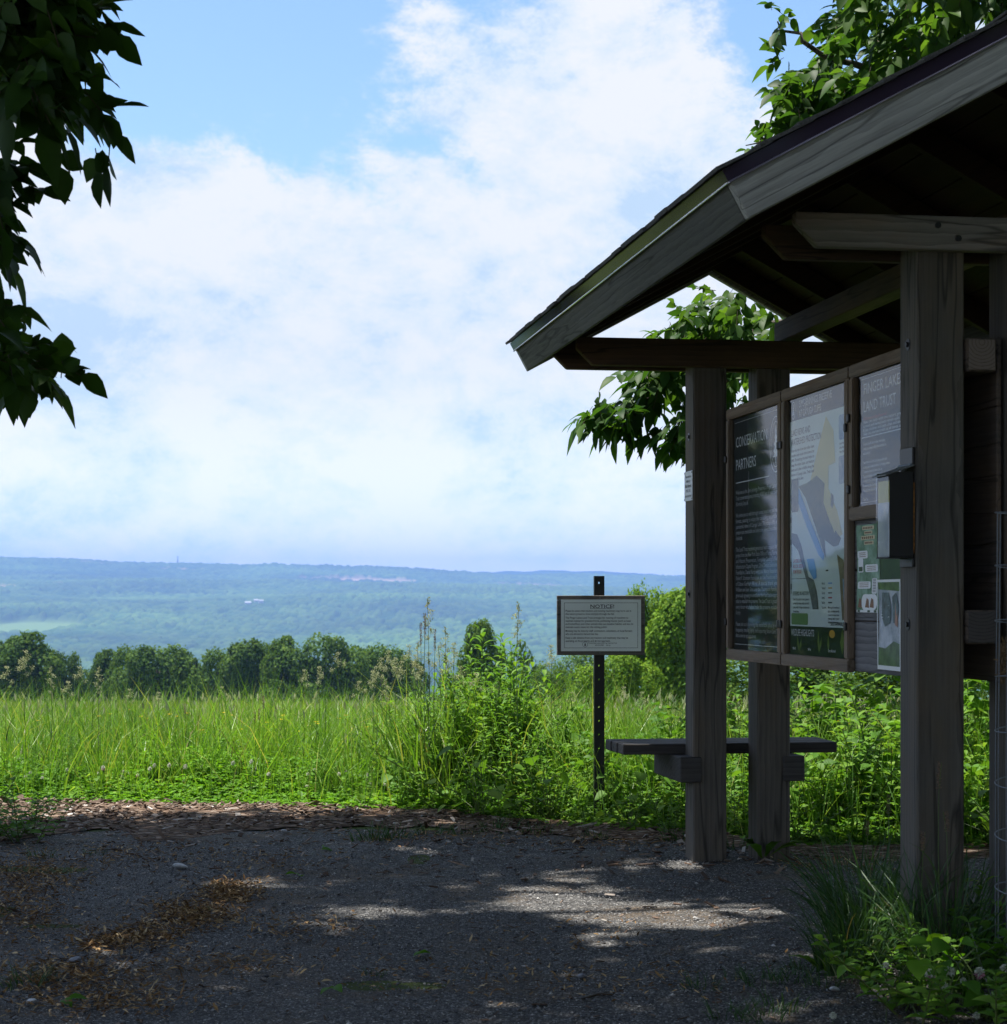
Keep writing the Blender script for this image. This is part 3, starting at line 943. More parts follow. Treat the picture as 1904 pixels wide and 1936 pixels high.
def display(label, lat, dep, z, W, H, fw=.042, hw=(.8, .15)):
    p = thing('information_panel', label, 'notice board', group='framed panels on the kiosk')
    p.matrix_world = panel_matrix(lat, dep, z)
    for q in (0, H - fw):
        MB().box(0, W, q, q + fw, 0, .026).build('frame_rail', M['frame_h'], p, bevel=.004, seg=2)
    for q in (0, W - fw + .001):
        MB().box(q, q + fw - .001, fw + .001, H - fw - .001, .001, .0265).build('frame_stile', M['frame_v'], p, bevel=.004, seg=2)
    MB().add([(fw - .004, fw - .004, .012), (W - fw + .004, fw - .004, .012), (W - fw + .004, H - fw + .004, .012), (fw - .004, H - fw + .004, .012)], [np.array([(0, 1, 2, 3)])]).build('glazing', M['glass'], p)
    for yy in hw:
        for xx in (.012, W - .012):
            MB().box(xx - .009, xx + .009, H * yy - .014, H * yy + .014, .0268, .036).build('latch', M['steel'], p, bevel=.003)
    return p, fw

def textured_print(name, a, b, scale=30, rough=.5):
    m, t, out = new_mat(name)
    tcn = t.n('ShaderNodeTexCoord')
    f = t.noise(tcn.outputs['Object'], scale, 6, .65)
    bs = t.n('ShaderNodeBsdfPrincipled'); bs.inputs['Roughness'].default_value = rough
    t.l(t.ramp(f, [(.35, a), (.65, b)]), bs.inputs['Base Color'])
    t.l(bs.outputs[0], out.inputs['Surface'])
    return m

PW, PH = .760, 1.000
# --- first panel: conservation partners
p, fw = display('tall dark framed panel headed Conservation Partners, next to the far posts', .1275, -.128, .838, PW, PH)
x0, x1, yb, yt = fw - .002, PW - fw + .002, fw - .002, PH - fw + .002
MB().box(x0, x1, yb, yt, .001, .004).build('poster', simple('black_green_print', (.012, .018, .016), rough=.5, vary=.1, scale=6), p)
ln = MB()
ln.box(x0 + .035, x0 + .50, .700, .7035, .0042, .0050); ln.box(x0 + .02, x1 - .02, yb + .022, yb + .024, .0042, .0050)
ln.box(x0 + .02, x1 - .02, yt - .020, yt - .0185, .0042, .0050)
ring(ln, x1 - .088, .815, .078, .105, .0035, .0050); ring(ln, x1 - .088, .815, .058, .085, .0020, .0050)
pine(ln, x1 - .088, .745, .145, .075, .0050)
ln.build('emblem', M['palewhite'], p)
T1 = ["Welcome to the Sims-Jennings Preserve, a Finger Lakes Land", "Trust conservation area protecting 4,000 feet of waterfront and", "cliffs overlooking Cayuga Lake.", "",
      "We invite you to walk through scenic meadows and mature", "forests, pausing to enjoy the cascading waterfalls and", "panoramic views of Cayuga Lake. The steep cliffs in this", "preserve are remarkable and only to be viewed from the safety", "of marked trails.", "",
      "The Land Trust received generous lead support for this", "project from the New York State Office of Parks, Recreation", "and Historic Preservation, Tompkins County's Natural", "Infrastructure Capital Program, Chris Dennis Environmental", "Foundation, Daniel Kerpowicz and Marcy Rosenkrantz,", "Robert F. Schumann Foundation, and the Friends and Family", "of Diane Gerhart Mirer. A special thank you to", "William and Jean Sims and the Thompson Family, for", "generously agreeing to contribute their land below appraised", "value to establish the preserve. The Land Trust is grateful to", "every donor who helped make this preserve available for", "all to enjoy.", "",
      "Please join us in honoring this remarkable place by visiting", "frequently, treading lightly, and supporting future Land Trust", "efforts to conserve our region's lands and waters."]
rows = [("CONSERVATION", x0 + .035, .842, .060, ('fit', .44), 'LEFT', .0050), ("PARTNERS", x0 + .035, .752, .060, ('fit', .285), 'LEFT', .0050)]
yy = .655
short = ("cliffs over", "of marked", "all to", "efforts")
for s_ in T1:
    if s_:
        sx = .62 if s_.startswith(short) else ('fit', x1 - x0 - .06)
        rows.append((s_, x0 + .035, yy, .0235, sx, 'LEFT', .0050))
    yy -= .0226
letters('heading', rows[:2], M['palewhite'], p)
letters('lettering', rows[2:], M['greywhite'], p)

# --- second panel: the trail map
p, fw = display('tall pale framed trail map panel with yellow and blue shapes, in the middle', .1275, -.128 - PW - .008, .838, PW, PH)
x0, x1, yb, yt = fw - .002, PW - fw + .002, fw - .002, PH - fw + .002
mp_m = [simple('mint_paper', (.72, .82, .77), rough=.5, vary=.04, scale=5), simple('slate_header', (.060, .070, .075), rough=.5), textured_print('dark_green_photo', (.012, .030, .010), (.030, .065, .018), 9),
        simple('map_yellow', (.68, .60, .24), rough=.5), textured_print('map_wood', (.075, .09, .065), (.15, .16, .12), 70), simple('map_lake', (.14, .38, .72), rough=.5), textured_print('cliff_print', (.075, .085, .09), (.17, .18, .18), 60),
        textured_print('map_brown', (.16, .12, .06), (.26, .22, .10), 20), simple('leaf_green_box', (.16, .30, .10), rough=.5), textured_print('lake_photo', (.10, .20, .36), (.42, .52, .62), 14), M['ink'],
        simple('red_ink', (.50, .05, .06), rough=.5), M['palewhite'], textured_print('photo_grey', (.08, .09, .09), (.22, .23, .22), 18), simple('orange_print', (.65, .38, .05), rough=.5), simple('leaf_print', (.16, .24, .05), rough=.5)]
b = MB()
b.box(x0, x1, yb, yt, .001, .0035, 0)
b.box(x0, x1, yt - .080, yt, .0037, .0042, 1); b.box(x0, x1, yb, yb + .104, .0037, .0042, 2)
def U(px, py): return (x0 + (x1 - x0) * px, yb + (yt - yb) * (1 - py))
def pl(pts, z, mi): poly_flat(b, [U(*q) for q in pts][::-1], z, mi)
pl([(0.620, 0.105), (0.740, 0.164), (0.770, 0.283), (0.660, 0.290), (0.660, 0.374), (0.800, 0.464), (0.880, 0.548), (0.800, 0.562), (0.600, 0.506), (0.440, 0.395), (0.360, 0.332), (0.500, 0.206)], .0044, 3)
pl([(0.360, 0.332), (0.470, 0.318), (0.600, 0.353), (0.580, 0.423), (0.700, 0.506), (0.860, 0.562), (0.820, 0.587), (0.740, 0.590), (0.600, 0.562), (0.620, 0.632), (0.440, 0.506), (0.280, 0.395), (0.160, 0.346), (0.300, 0.339)], .0048, 4)
pl([(0.690, 0.423), (0.760, 0.464), (0.800, 0.520), (0.760, 0.541), (0.710, 0.506), (0.680, 0.457)], .0051, 3)
pl([(0.705, 0.391), (0.740, 0.402), (0.750, 0.433), (0.725, 0.451), (0.700, 0.437)], .0053, 13)
pl([(0.100, 0.353), (0.170, 0.356), (0.380, 0.492), (0.600, 0.622), (0.580, 0.639), (0.500, 0.615), (0.300, 0.503), (0.120, 0.388)], .0053, 5)
pl([(0.030, 0.523), (0.130, 0.530), (0.210, 0.578), (0.270, 0.642), (0.330, 0.697), (0.420, 0.711), (0.470, 0.753), (0.490, 0.789), (0.500, 0.821), (0.400, 0.821), (0.360, 0.771), (0.300, 0.716), (0.220, 0.652), (0.150, 0.596), (0.030, 0.560)], .0044, 6)
pl([(0.300, 0.629), (0.420, 0.629), (0.460, 0.670), (0.470, 0.702), (0.420, 0.708), (0.340, 0.674)], .0048, 5)
pl([(0.800, 0.620), (0.900, 0.643), (0.950, 0.714), (0.970, 0.795), (0.960, 0.854), (0.880, 0.860), (0.860, 0.784), (0.840, 0.702)], .0050, 7)
pl([(0.885, 0.708), (0.925, 0.714), (0.935, 0.790), (0.905, 0.795)], .0053, 9)
for (a0, a1, c0, c1, mi) in ((.83, .99, .115, .205, 9), (.83, .99, .264, .365, 9), (.03, .16, .314, .443, 13)):
    poly_flat(b, rrect(U(a0, 0)[0], U(a1, 0)[0], U(0, c1)[1], U(0, c0)[1], .012), .0055, mi)
poly_flat(b, rrect(U(.03, 0)[0], U(.32, 0)[0], yb + .109, yb + .150, .008), .0044, 8)
poly_flat(b, [(U(.72 + .045 * math.cos(a), 0)[0], yb + .082 + .014 * math.sin(a)) for a in np.linspace(0, 2 * np.pi, 16, endpoint=False)], .0046, 14)
for (cx_, hh, lean) in ((.15, .075, .3), (.19, .06, -.4), (.50, .10, .1), (.53, .07, -.5), (.66, .085, .05), (.88, .11, 0), (.95, .06, .2)):
    X_ = U(cx_, 0)[0]; ww = .012 if cx_ != .88 else .024
    poly_flat(b, [(X_ + lean * .03, yb + .014), (X_ + ww, yb + .014 + hh * .36), (X_ - lean * .03, yb + .014 + hh * .8), (X_ - ww, yb + .014 + hh * .36)], .0046, 15)
for k, mi in enumerate((5, 14, 13, 11, 10)):
    b.box(U(.66, 0)[0], U(.72, 0)[0], yb + .252 - k * .0165, yb + .256 - k * .0165, .0044, .0050, mi)
b.box(U(.62, 0)[0], U(.66, 0)[0], yb + .295, yb + .300, .0044, .0050, 10); b.box(x0 + .02, U(.28, 0)[0], yb + .272, yb + .274, .0044, .0050, 10)
b.box(x0 + .022, x0 + .025, yb + .22, yb + .58, .0044, .0050, 13)
for k in range(5):
    b.box(x0 + .014, x0 + .026, yb + .235 + k * .08, yb + .255 + k * .08, .0051, .0056, 13)
b.build('poster', mp_m, p)
e = MB(); ring(e, x0 + .045, yt - .042, .022, .032, .0025, .0050, 24); pine(e, x0 + .045, yt - .066, .048, .026, .0050)
e.build('emblem', M['palewhite'], p)
letters('lettering', [("SIMS-JENNINGS PRESERVE", x0 + .115, yt - .038, .036, ('fit', .37), 'LEFT', .0052), ("AT CAYUGA CLIFFS", x0 + .115, yt - .072, .036, ('fit', .255), 'LEFT', .0052),
                      ("WILDLIFE HIGHLIGHTS", x0 + .02, yb + .070, .034, ('fit', .27), 'LEFT', .0052), ("Monarch", x0 + .04, yb + .02, .014, .7, 'LEFT', .0052), ("Red Fox", x0 + .22, yb + .02, .014, .7, 'LEFT', .0052), ("Eastern Meadowlark", x0 + .45, yb + .02, .014, .7, 'LEFT', .0052)], M['palewhite'], p)
rw = [("LAKE VIEWS AND", x0 + .022, .825, .034, ('fit', .225), 'LEFT', .0058), ("WATERSHED PROTECTION", x0 + .022, .792, .034, ('fit', .35), 'LEFT', .0058)]
for k, s_ in enumerate(["From the rim of the lake valley these", "meadows and woods drain toward the", "cliffs. Protecting the land helps to", "keep the water clean, and shelters", "birds and other wildlife along the", "shore of Cayuga Lake. Trails lead", "to views of the lake."]):
    rw.append((s_, x0 + .022, .768 - k * .0172, .0155, ('fit', .27 if k < 6 else .15), 'LEFT', .0058))
for k, s_ in enumerate(["Over thousands of years glaciers", "carved the deep valley and left", "steep walls of layered shale and", "limestone."]):
    rw.append((s_, x0 + .045, yb + .196 - k * .0145, .0125, ('fit', .19 if k < 3 else .07), 'LEFT', .0058))
rw.append(("STEEPED IN HISTORY", x0 + .045, yb + .214, .019, ('fit', .19), 'LEFT', .0058))
for k, s_ in enumerate(["Blue trail", "Yellow trail", "Gray trail", "Red trail", "Boundary", "You are here"]):
    rw.append((s_, U(.56, 0)[0], yb + .250 - k * .0165, .0125, .7, 'LEFT', .0058))
for k, s_ in enumerate(["Managed meadows", "give nesting birds", "room to raise their", "young each year", "before mowing."]):
    rw.append((s_, U(.66, 0)[0], yb + .168 - k * .0125, .011, ('fit', .12), 'LEFT', .0058))
rw.append(("SUSTAINABLE SITE", U(.70, 0)[0], yb + .110, .019, ('fit', .19), 'LEFT', .0058))
for k in range(3):
    rw.append(("A view of the lake", U(.84, 0)[0], yt - .205 - k * .014, .012, .7, 'LEFT', .0058))
letters('lettering', rw, M['ink'], p)
letters('lettering', [("LAYERS OF", x0 + .045, yb + .330, .019, ('fit', .10), 'LEFT', .0058), ("ROCK SEEN", x0 + .045, yb + .311, .019, ('fit', .12), 'LEFT', .0058), ("FROM THE LAKE", x0 + .045, yb + .292, .019, ('fit', .10), 'LEFT', .0058)], mp_m[11], p)

# --- third panel: the trust's rules
PH3 = .505
p, fw = display('short dark framed panel headed Finger Lakes Land Trust, beside the near post', .1275, -.128 - 2 * PW - .016, .838 + PH - PH3, PW, PH3, hw=(.66, .2))
x0, x1, yb, yt = fw - .002, PW - fw + .002, fw - .002, PH3 - fw + .002
MB().box(x0, x1, yb, yt, .001, .004).build('poster', simple('slate_print', (.020, .025, .030), rough=.5, vary=.1, scale=6), p)
ln = MB(); ln.box(x0 + .03, x1 - .03, .262, .2650, .0042, .0050); ln.box(x0 + .02, x1 - .02, yb + .014, yb + .0155, .0042, .005); ln.box(x0 + .02, x1 - .02, yt - .014, yt - .0125, .0042, .005)
ln.build('rule', M['palewhite'], p)
rw = [("FINGER LAKES", x0 + .045, .402, .050, ('fit', .36), 'LEFT', .005), ("LAND TRUST", x0 + .045, .345, .050, ('fit', .30), 'LEFT', .005)]
for k, s_ in enumerate(["You can help with the nature preserve and wild lands", "around and hereabouts remain open.", "Keep children and pets close and under control at all times.", "Stay on marked trails at all times, and do NOT approach"]):
    rw.append((s_, x0 + .045, .312 - .004 - k * .0125, .0135, ('fit', .56 if k != 1 else .34), 'LEFT', .005))
for k, s_ in enumerate(["To protect the cliffs, lake, and other natural features", "hunting, fires, camping or killing trees is forbidden here", "and in ponds too.", "", "Please help us care for this special place: minimize impact", "on nature, please respect and abide by the following courtesies:", "The preserve is open from dawn to dusk only.", "Dogs must be leashed at all times. Please clean up after them.", "No bicycles, horses, or motor vehicles.", "No swimming, fires, or camping.", "Please pack out what you bring in.", "", "Thank You."]):
    if s_: rw.append((s_, x0 + .045, .238 - k * .0148, .0135, .72, 'LEFT', .005))
letters('heading', rw[:2], M['palewhite'], p)
letters('lettering', rw[2:], M['palewhite'], p)
letters('lettering', [("Welcome to the Preserve!", x0 + .045, .318, .015, ('fit', .22), 'LEFT', .005)], mp_m[11], p)

# --- loose sheets pinned to the boards
def flyer(label, lat, dep, z, W, H, mats, build, curl=.008, w0=None, h0=None):
    kx, ky = (W / w0 if w0 else 1), (H / h0 if h0 else 1)
    o = thing('flyer', label, 'flyer', group='flyers pinned to the kiosk boards')
    o.matrix_world = panel_matrix(lat, dep, z)
    n = 10
    def wav(x, y): return .002 + curl * (math.sin(y / H * 7.0 + x * 4) * .35 + .5) * (.3 + .7 * abs(2 * y / H - 1))
    mb = MB()
    vs = []; q = []
    for i in range(n + 1):
        for j in range(4):
            x = W * j / 3; y = H * i / n
            vs.append((x + .004 * math.sin(y / H * 6), y, wav(x, y)))
    for i in range(n):
        for j in range(3):
            k = i * 4 + j
            q.append((k, k + 1, k + 5, k + 4))
    mb.add(vs, [np.array(q)])
    vb = [(a, b_, c_ - .0008) for a, b_, c_ in vs]
    mb.add(vb, [np.array(q)[:, ::-1]])
    sh_ = mb.build('sheet', mats[0], o, smooth=True)
    pr = MB()
    build(pr, lambda x, y: (x * kx + .004 * math.sin(y * ky / H * 6), y * ky, wav(x * kx, y * ky)))
    if pr.n: pr.build('print', mats, o)
    return o
def fpoly(mb, W_, pts, dz, mi):
    v = []
    for x, y in pts:
        a = W_(x, y); v.append((a[0], a[1], a[2] + dz))
    mb.add(v, [np.array([list(range(len(v)))])], mi)
fm = [textured_print('flyer_green', (.03, .12, .035), (.30, .46, .34), 12, .6), M['palewhite'], simple('cream_print', (.62, .56, .36), rough=.5), M['ink'], simple('brown_print', (.22, .11, .06), rough=.6, vary=.4, scale=60), simple('dark_leaf_print', (.02, .07, .02), rough=.5)]
def fl1(mb, W_):
    for (a, b_, c_, d) in ((.07, .20, .40, .418), (.09, .18, .378, .394), (.055, .205, .352, .372), (.085, .19, .328, .346)):
        fpoly(mb, W_, rrect(a, b_, c_, d, .005), .0012, 2)
        for k in range(6):
            xa = a + .010 + k * (b_ - a - .02) / 6
            fpoly(mb, W_, [(xa, c_ + .004), (xa + (b_ - a) * .09, c_ + .004), (xa + (b_ - a) * .09, d - .004), (xa, d - .004)], .0018, 4)
    for (a, b_, c_, d) in ((.01, .12, .262, .300), (.09, .225, .195, .232), (.012, .15, .115, .150)):
        fpoly(mb, W_, rrect(a, b_, c_, d, .010), .0012, 1)
        for k in range(3):
            yy_ = c_ + .008 + k * .009
            fpoly(mb, W_, [(a + .02, yy_), (b_ - .02, yy_), (b_ - .02, yy_ + .003), (a + .02, yy_ + .003)], .0018, 4)
    fpoly(mb, W_, rrect(.165, .215, .090, .165, .008), .0012, 1)
    for k in range(9):
        fpoly(mb, W_, [(.175, .098 + k * .0075), (.207, .098 + k * .0075), (.207, .101 + k * .0075), (.175, .101 + k * .0075)], .0018, 3)
    fpoly(mb, W_, rrect(.015, .07, .195, .262, .008), .0012, 1); fpoly(mb, W_, rrect(.022, .063, .200, .222, .004), .0018, 5)
    fpoly(mb, W_, rrect(.06, .225, .012, .088, .03), .0012, 1)
    for cx_ in (.045, .125, .175): fpoly(mb, W_, [(cx_ - .025, .025), (cx_ + .02, .022), (cx_ + .012, .062), (cx_ - .010, .070)], .0018, 4)
    fpoly(mb, W_, [(.004, .0), (.236, .0), (.236, .012), (.004, .012)], .0012, 1)
    for cx_ in (.03, .14, .21): fpoly(mb, W_, rrect(cx_ - .014, cx_ + .014, .001, .011, .004), .0018, 5)
flyer('white edged green nature flyer with pale caption boxes, under the short dark panel', .1272, -1.683, 1.035, .216, .281, fm, fl1, .006, .24, .425)
fm2 = [textured_print('flyer_dark_green', (.012, .045, .010), (.03, .095, .02), 6, .7), M['palewhite'], M['ink']]
def fl2(mb, W_):
    for k in range(4):
        fpoly(mb, W_, [(.03, .26 + k * .03), (.24, .26 + k * .03), (.24, .268 + k * .03), (.03, .268 + k * .03)], .0012, 1)
flyer('dark green flyer half hidden behind the brochure box', .1268, -1.905, 1.07, .216, .265, fm2, fl2, .004, .30, .285)
fm3 = [textured_print('flyer_pale_photo', (.20, .25, .30), (.62, .65, .72), 10, .45), M['palewhite'], textured_print('person_photo_dark', (.03, .05, .05), (.14, .20, .22), 30), simple('skin_tone_print', (.42, .24, .19), rough=.5, vary=.25, scale=20), textured_print('flyer_grass', (.02, .06, .015), (.10, .19, .06), 22, .35)]
def fl3(mb, W_):
    H = .42
    fpoly(mb, W_, [(0, 0), (.31, 0), (.31, .02), (0, .02)], .0012, 1)
    fpoly(mb, W_, [(.012, .02), (.298, .02), (.298, .12), (.2, .135), (.1, .10), (.012, .105)], .0012, 4)
    fpoly(mb, W_, [(.012, .375), (.298, .365), (.298, .408), (.012, .408)], .0012, 4)
    fpoly(mb, W_, [(.04, .25), (.08, .20), (.15, .22), (.17, .30), (.15, .36), (.06, .36)], .0014, 2)
    fpoly(mb, W_, [(.19, .22), (.24, .21), (.27, .30), (.25, .36), (.19, .34)], .0014, 2)
    fpoly(mb, W_, [(.21, .21), (.245, .20), (.255, .30), (.235, .33)], .0020, 3)
    for k in range(5): fpoly(mb, W_, [(.04, .295 - k * .013), (.14, .297 - k * .013), (.14, .300 - k * .013), (.04, .298 - k * .013)], .0020, 1)
    fpoly(mb, W_, [(0, .408), (.31, .408), (.31, .42), (0, .42)], .0012, 1); fpoly(mb, W_, [(0, .0), (.010, 0), (.010, .42), (0, .42)], .0013, 1); fpoly(mb, W_, [(.300, 0), (.31, 0), (.31, .42), (.300, .42)], .0013, 1)
flyer('curled glossy flyer with a pale photo, lowest sheet beside the near post', .1205, -1.915, .858, .216, .280, fm3, fl3, .010, .31, .42)

# --- brochure box on the near post
bx = thing('brochure_box', 'black metal brochure box with clear front hung on the near post', 'brochure box')
bx.matrix_world = KM @ Matrix.Translation((0, NEAR, 0))
o = MB()
W0, W1, D0, D1, Z0, Z1 = -.079, -.006, .012, .118, 1.196, 1.425
o.box(W0 + .003, W1, D0, D0 + .003, Z0, Z1 + .01); o.box(W0 + .003, W1, D1 - .003, D1, Z0, Z1 + .01); o.box(W1 - .003, W1, D0 + .003, D1 - .003, Z0, Z1 + .01); o.box(W0, W1, D0, D1, Z0 - .004, Z0)
o.build('case', M['black'], bx, bevel=.001)
MB().add([(W0, D0, Z0 + .001), (W0, D0, Z1), (W0, D1, Z1), (W0, D1, Z0 + .001)], [np.array([(0, 1, 2, 3)])]).build('clear_front', M['glass'], bx)
lid = MB().prism([(W0 - .010, Z1 - .002), (W1 + .002, Z1 + .027), (W1 + .002, Z1 + .031), (W0 - .010, Z1 + .002)], 'y', D0 - .006, D1 + .006)
lid.build('lid', simple('grey_lid', (.16, .17, .17), rough=.45, metal=.3), bx, bevel=.001)
MB().box(-.009, -.001, D0 + .002, D1 - .002, Z1 + .030, Z1 + .080).build('hanger_plate', M['steel'], bx, bevel=.001)
MB().box(-.009, -.001, D0 + .002, D1 - .002, Z0 - .028, Z0 - .004).build('hanger_plate', M['steel'], bx, bevel=.001)
MB().tube([(-.012, D0, Z1 + .030), (-.012, D1, Z1 + .030)], .004, 8).build('hinge', M['zinc'], bx)
br = thing('brochure', 'stack of pale brochures with a yellow top inside the clear box', 'brochure')
br.matrix_world = KM @ Matrix.Translation((0, NEAR, 0))
MB().box(W0 + .004, W0 + .030, D0 + .006, D1 - .006, Z0 + .001, Z1 - .075).build('cover', textured_print('brochure_print', (.62, .66, .74), (.88, .89, .90), 14), br)
MB().box(W0 + .0045, W0 + .0295, D0 + .0065, D1 - .0065, Z1 - .0748, Z1 - .014).build('heading', simple('yellow_heading', (.66, .60, .22), rough=.5), br)
rust = MB().box(W1 + .0005, W1 + .003, D0 - .001, D0 + .004, Z0 + .01, Z1 - .02)
rust.build('edge', simple('rusty_edge', (.30, .13, .03), rough=.8, vary=.5, scale=120), bx)

# --- small memorial plate on the far post
pq = thing('memorial_plate', 'small white engraved plate screwed to the far left post', 'plaque')
pq.matrix_world = panel_matrix(-.001, .137, 1.482)
MB().box(0, .132, 0, .122, 0, .003).build('plate', M['white'], pq, bevel=.001)
letters('lettering', [("These overlooks are", .066, .095, .016, ('fit', .095), 'CENTER', .0034), ("in Memory of", .066, .076, .016, ('fit', .07), 'CENTER', .0034), ("Robin Renzetti", .066, .055, .020, ('fit', .10), 'CENTER', .0034), ("1958 - 2013", .066, .036, .016, ('fit', .07), 'CENTER', .0034), ("by his loving family", .066, .016, .014, ('fit', .11), 'CENTER', .0034)], M['ink'], pq)
for xx in (.006, .126):
    for yy in (.007, .115): MB().disc((xx, yy, .0036), .003, 'z', .002, 8).build('screw', M['steel'], pq)

# ------------------------------------------------------------------ notice sign on its perforated post
SY = 9.62
sx_ = (1132.5 - CX) / F * SY
sign = thing('notice_sign', 'wooden framed NOTICE sign on a dark perforated metal post in the weeds', 'sign', (sx_, SY, 0), math.radians(1.5))
def perforated(w_, z0, z1, pitch, y, nx, flip, hole=.0058):
    """one wall of the square tube, with its row of round holes"""
    mb = MB()
    n = int((z1 - z0) / pitch)
    a = np.radians(np.arange(0, 360, 45) + 22.5)
    for k in range(n):
        c = z0 + (k + .5) * pitch
        h = pitch / 2; r = hole
        inner = [(r * math.cos(t), c + r * math.sin(t)) for t in a]
        outer = [(w_ / 2, c + h * .45), (w_ * .28, c + h), (-w_ * .28, c + h), (-w_ / 2, c + h * .45), (-w_ / 2, c - h * .45), (-w_ * .28, c - h), (w_ * .28, c - h), (w_ / 2, c - h * .45)]
        v = [(p_[0], y, p_[1]) for p_ in inner] + [(p_[0], y, p_[1]) for p_ in outer]
        mb.add(v, [np.array([(i, (i + 1) % 8, 8 + (i + 1) % 8, 8 + i) for i in range(8)])])
        for (i0, i1, ex) in ((8, 9, (w_ / 2, c + h)), (10, 11, (-w_ / 2, c + h)), (12, 13, (-w_ / 2, c - h)), (14, 15, (w_ / 2, c - h))):
            mb.add([v[i0], v[i1], (ex[0], y, ex[1])], [np.array([(0, 1, 2)])])
    return mb
pt = MB()
zt_ = CAMZ + (HY - 1089) / F * SY
nst = int((zt_ + .1) / .066)
zb_ = zt_ - nst * .066
for (yy, tw) in ((-.0245, 0), (.0245, 0)):
    q = perforated(.049, zb_, zt_, .066, yy, 0, 0)
    pt.v += q.v; pt.f += [f + pt.n for f in q.f]; pt.m += q.m; pt.n += q.n
pt.box(-.0245, -.0225, -.0243, .0243, zb_ - .3, zt_); pt.box(.0225, .0245, -.0243, .0243, zb_ - .3, zt_)
pt.build('post', simple('dark_green_paint', (.010, .013, .012), rough=.45, spec=.4), sign)
Zc = CAMZ + (HY - 1182) / F * SY
BW, BH = 165.5 / F * SY, 112.0 / F * SY
off = (1134.5 - 1132.5) / F * SY
fb = MB()
t_ = .022
fb.box(off - BW / 2, off + BW / 2, -.062, -.026, Zc + BH / 2 - t_, Zc + BH / 2); fb.box(off - BW / 2, off + BW / 2, -.062, -.026, Zc - BH / 2, Zc - BH / 2 + t_)
fb.box(off - BW / 2, off - BW / 2 + t_, -.0615, -.0265, Zc - BH / 2 + t_ + .0005, Zc + BH / 2 - t_ - .0005); fb.box(off + BW / 2 - t_, off + BW / 2, -.0615, -.0265, Zc - BH / 2 + t_ + .0005, Zc + BH / 2 - t_ - .0005)
fb.box(off - BW / 2 + t_, off + BW / 2 - t_, -.040, -.0262, Zc - BH / 2 + t_, Zc + BH / 2 - t_)
fb.build('frame', wood('sign_frame_wood', 'X', (.045, .040, .036), (.20, .18, .165), warm=(.12, .09, .065)), sign, bevel=.002)
SWd, SHt = BW - 2 * t_ + .006, BH - 2 * t_ + .006
sp = MB().box(-SWd / 2, SWd / 2, -SHt / 2, SHt / 2, 0, .003)
pl_ = sp.build('sign_plate', simple('pale_sign_face', (.80, .85, .83), rough=.45, vary=.05, scale=4), sign)
pl_.matrix_local = Matrix(((1, 0, 0, off), (0, 0, -1, -.0635), (0, 1, 0, Zc), (0, 0, 0, 1)))
bd = MB()
a, c_ = SWd / 2 - .015, SHt / 2 - .015
for (xa, xb, ya, yb) in ((-a, a, c_ - .0015, c_), (-a, a, -c_, -c_ + .0015), (-a, -a + .0015, -c_, c_), (a - .0015, a, -c_, c_)):
    bd.box(xa, xb, ya, yb, .0031, .0036)
bd.box(-.052, .050, c_ - .0290, c_ - .0275, .0031, .0036)
ring(bd, -.076, -c_ + .017, .0130, .0130, .0013, .0038, 24); pine(bd, -.076, -c_ + .008, .018, .012, .0038)
bd.build('border', M['ink'], pl_)
NT_ = ["Please be aware that tractors and mowing machinery may be in use in", "this nature preserve, from mid-July through the fall.", None, "The Finger Lakes Land Trust arranges for mowing of meadows to", "maintain habitat for grassland birds, pollinating insects (such as bees", "and butterflies), and other animals that use meadow habitat, and also to", "maintain scenic views for the visiting public.", None,
       "Mowing may be done by staff, contractors, volunteers, or local farmers", "who are allowed to harvest late hay.", None, "Keep a safe distance from any tractors and machinery that may be", "operating on the property, and do not approach."]
WF = [.312, .232, 0, .299, .310, .322, .198, 0, .317, .157, 0, .297, .213]
rw = [("NOTICE!", -.0525, c_ - .0258, .0245, ('fit', .113), 'LEFT', .0038)]
yy = c_ - .0430; k = 0
for s_, wf in zip(NT_, WF):
    if s_ is None:
        yy -= .0035; continue
    rw.append((s_, -a + .006, yy, .0128, ('fit', wf), 'LEFT', .0038))
    yy -= .0147
rw += [("Protected lands owned by the Finger Lakes Land Trust", -.060, -c_ + .021, .0075, ('fit', .135), 'LEFT', .0038), ("607-275-9487      fllt.org", -.028, -c_ + .011, .0075, ('fit', .072), 'LEFT', .0038)]
letters('lettering', rw, M['ink'], pl_)
for zz in (Zc + BH / 2 - .011, Zc - BH / 2 + .011):
    MB().disc((0, -.066, zz), .004, 'y', .006, 8).build('bolt', M['zinc'], sign)

# ------------------------------------------------------------------ wire guard at the right edge
wg = thing('wire_tree_guard', 'round galvanised wire mesh tree guard beside the near kiosk posts', 'wire guard', (1.535, 5.22, 0))
R_ = .25; top = 1.305
mb = MB()
for k in range(26):
    a = 2 * math.pi * k / 26
    lean = .012 * math.sin(k * 1.7)
    mb.tube([(R_ * math.cos(a), R_ * math.sin(a), -.05), (R_ * math.cos(a + lean), R_ * math.sin(a + lean), .65), ((R_ - .006) * math.cos(a), (R_ - .006) * math.sin(a), top)], .0014, 5)
mb.build('upright_wires', M['zinc'], wg)
mb = MB()
for k in range(10):
    z = .035 + k * .1405
    a = np.linspace(0, 2 * math.pi, 41)
    mb.tube(np.stack([(R_ + .002) * np.cos(a), (R_ + .002) * np.sin(a), z + .006 * np.sin(a * 2 + k)], 1), .0015, 5, cap=False)
mb.build('hoop_wires', M['zinc'], wg)
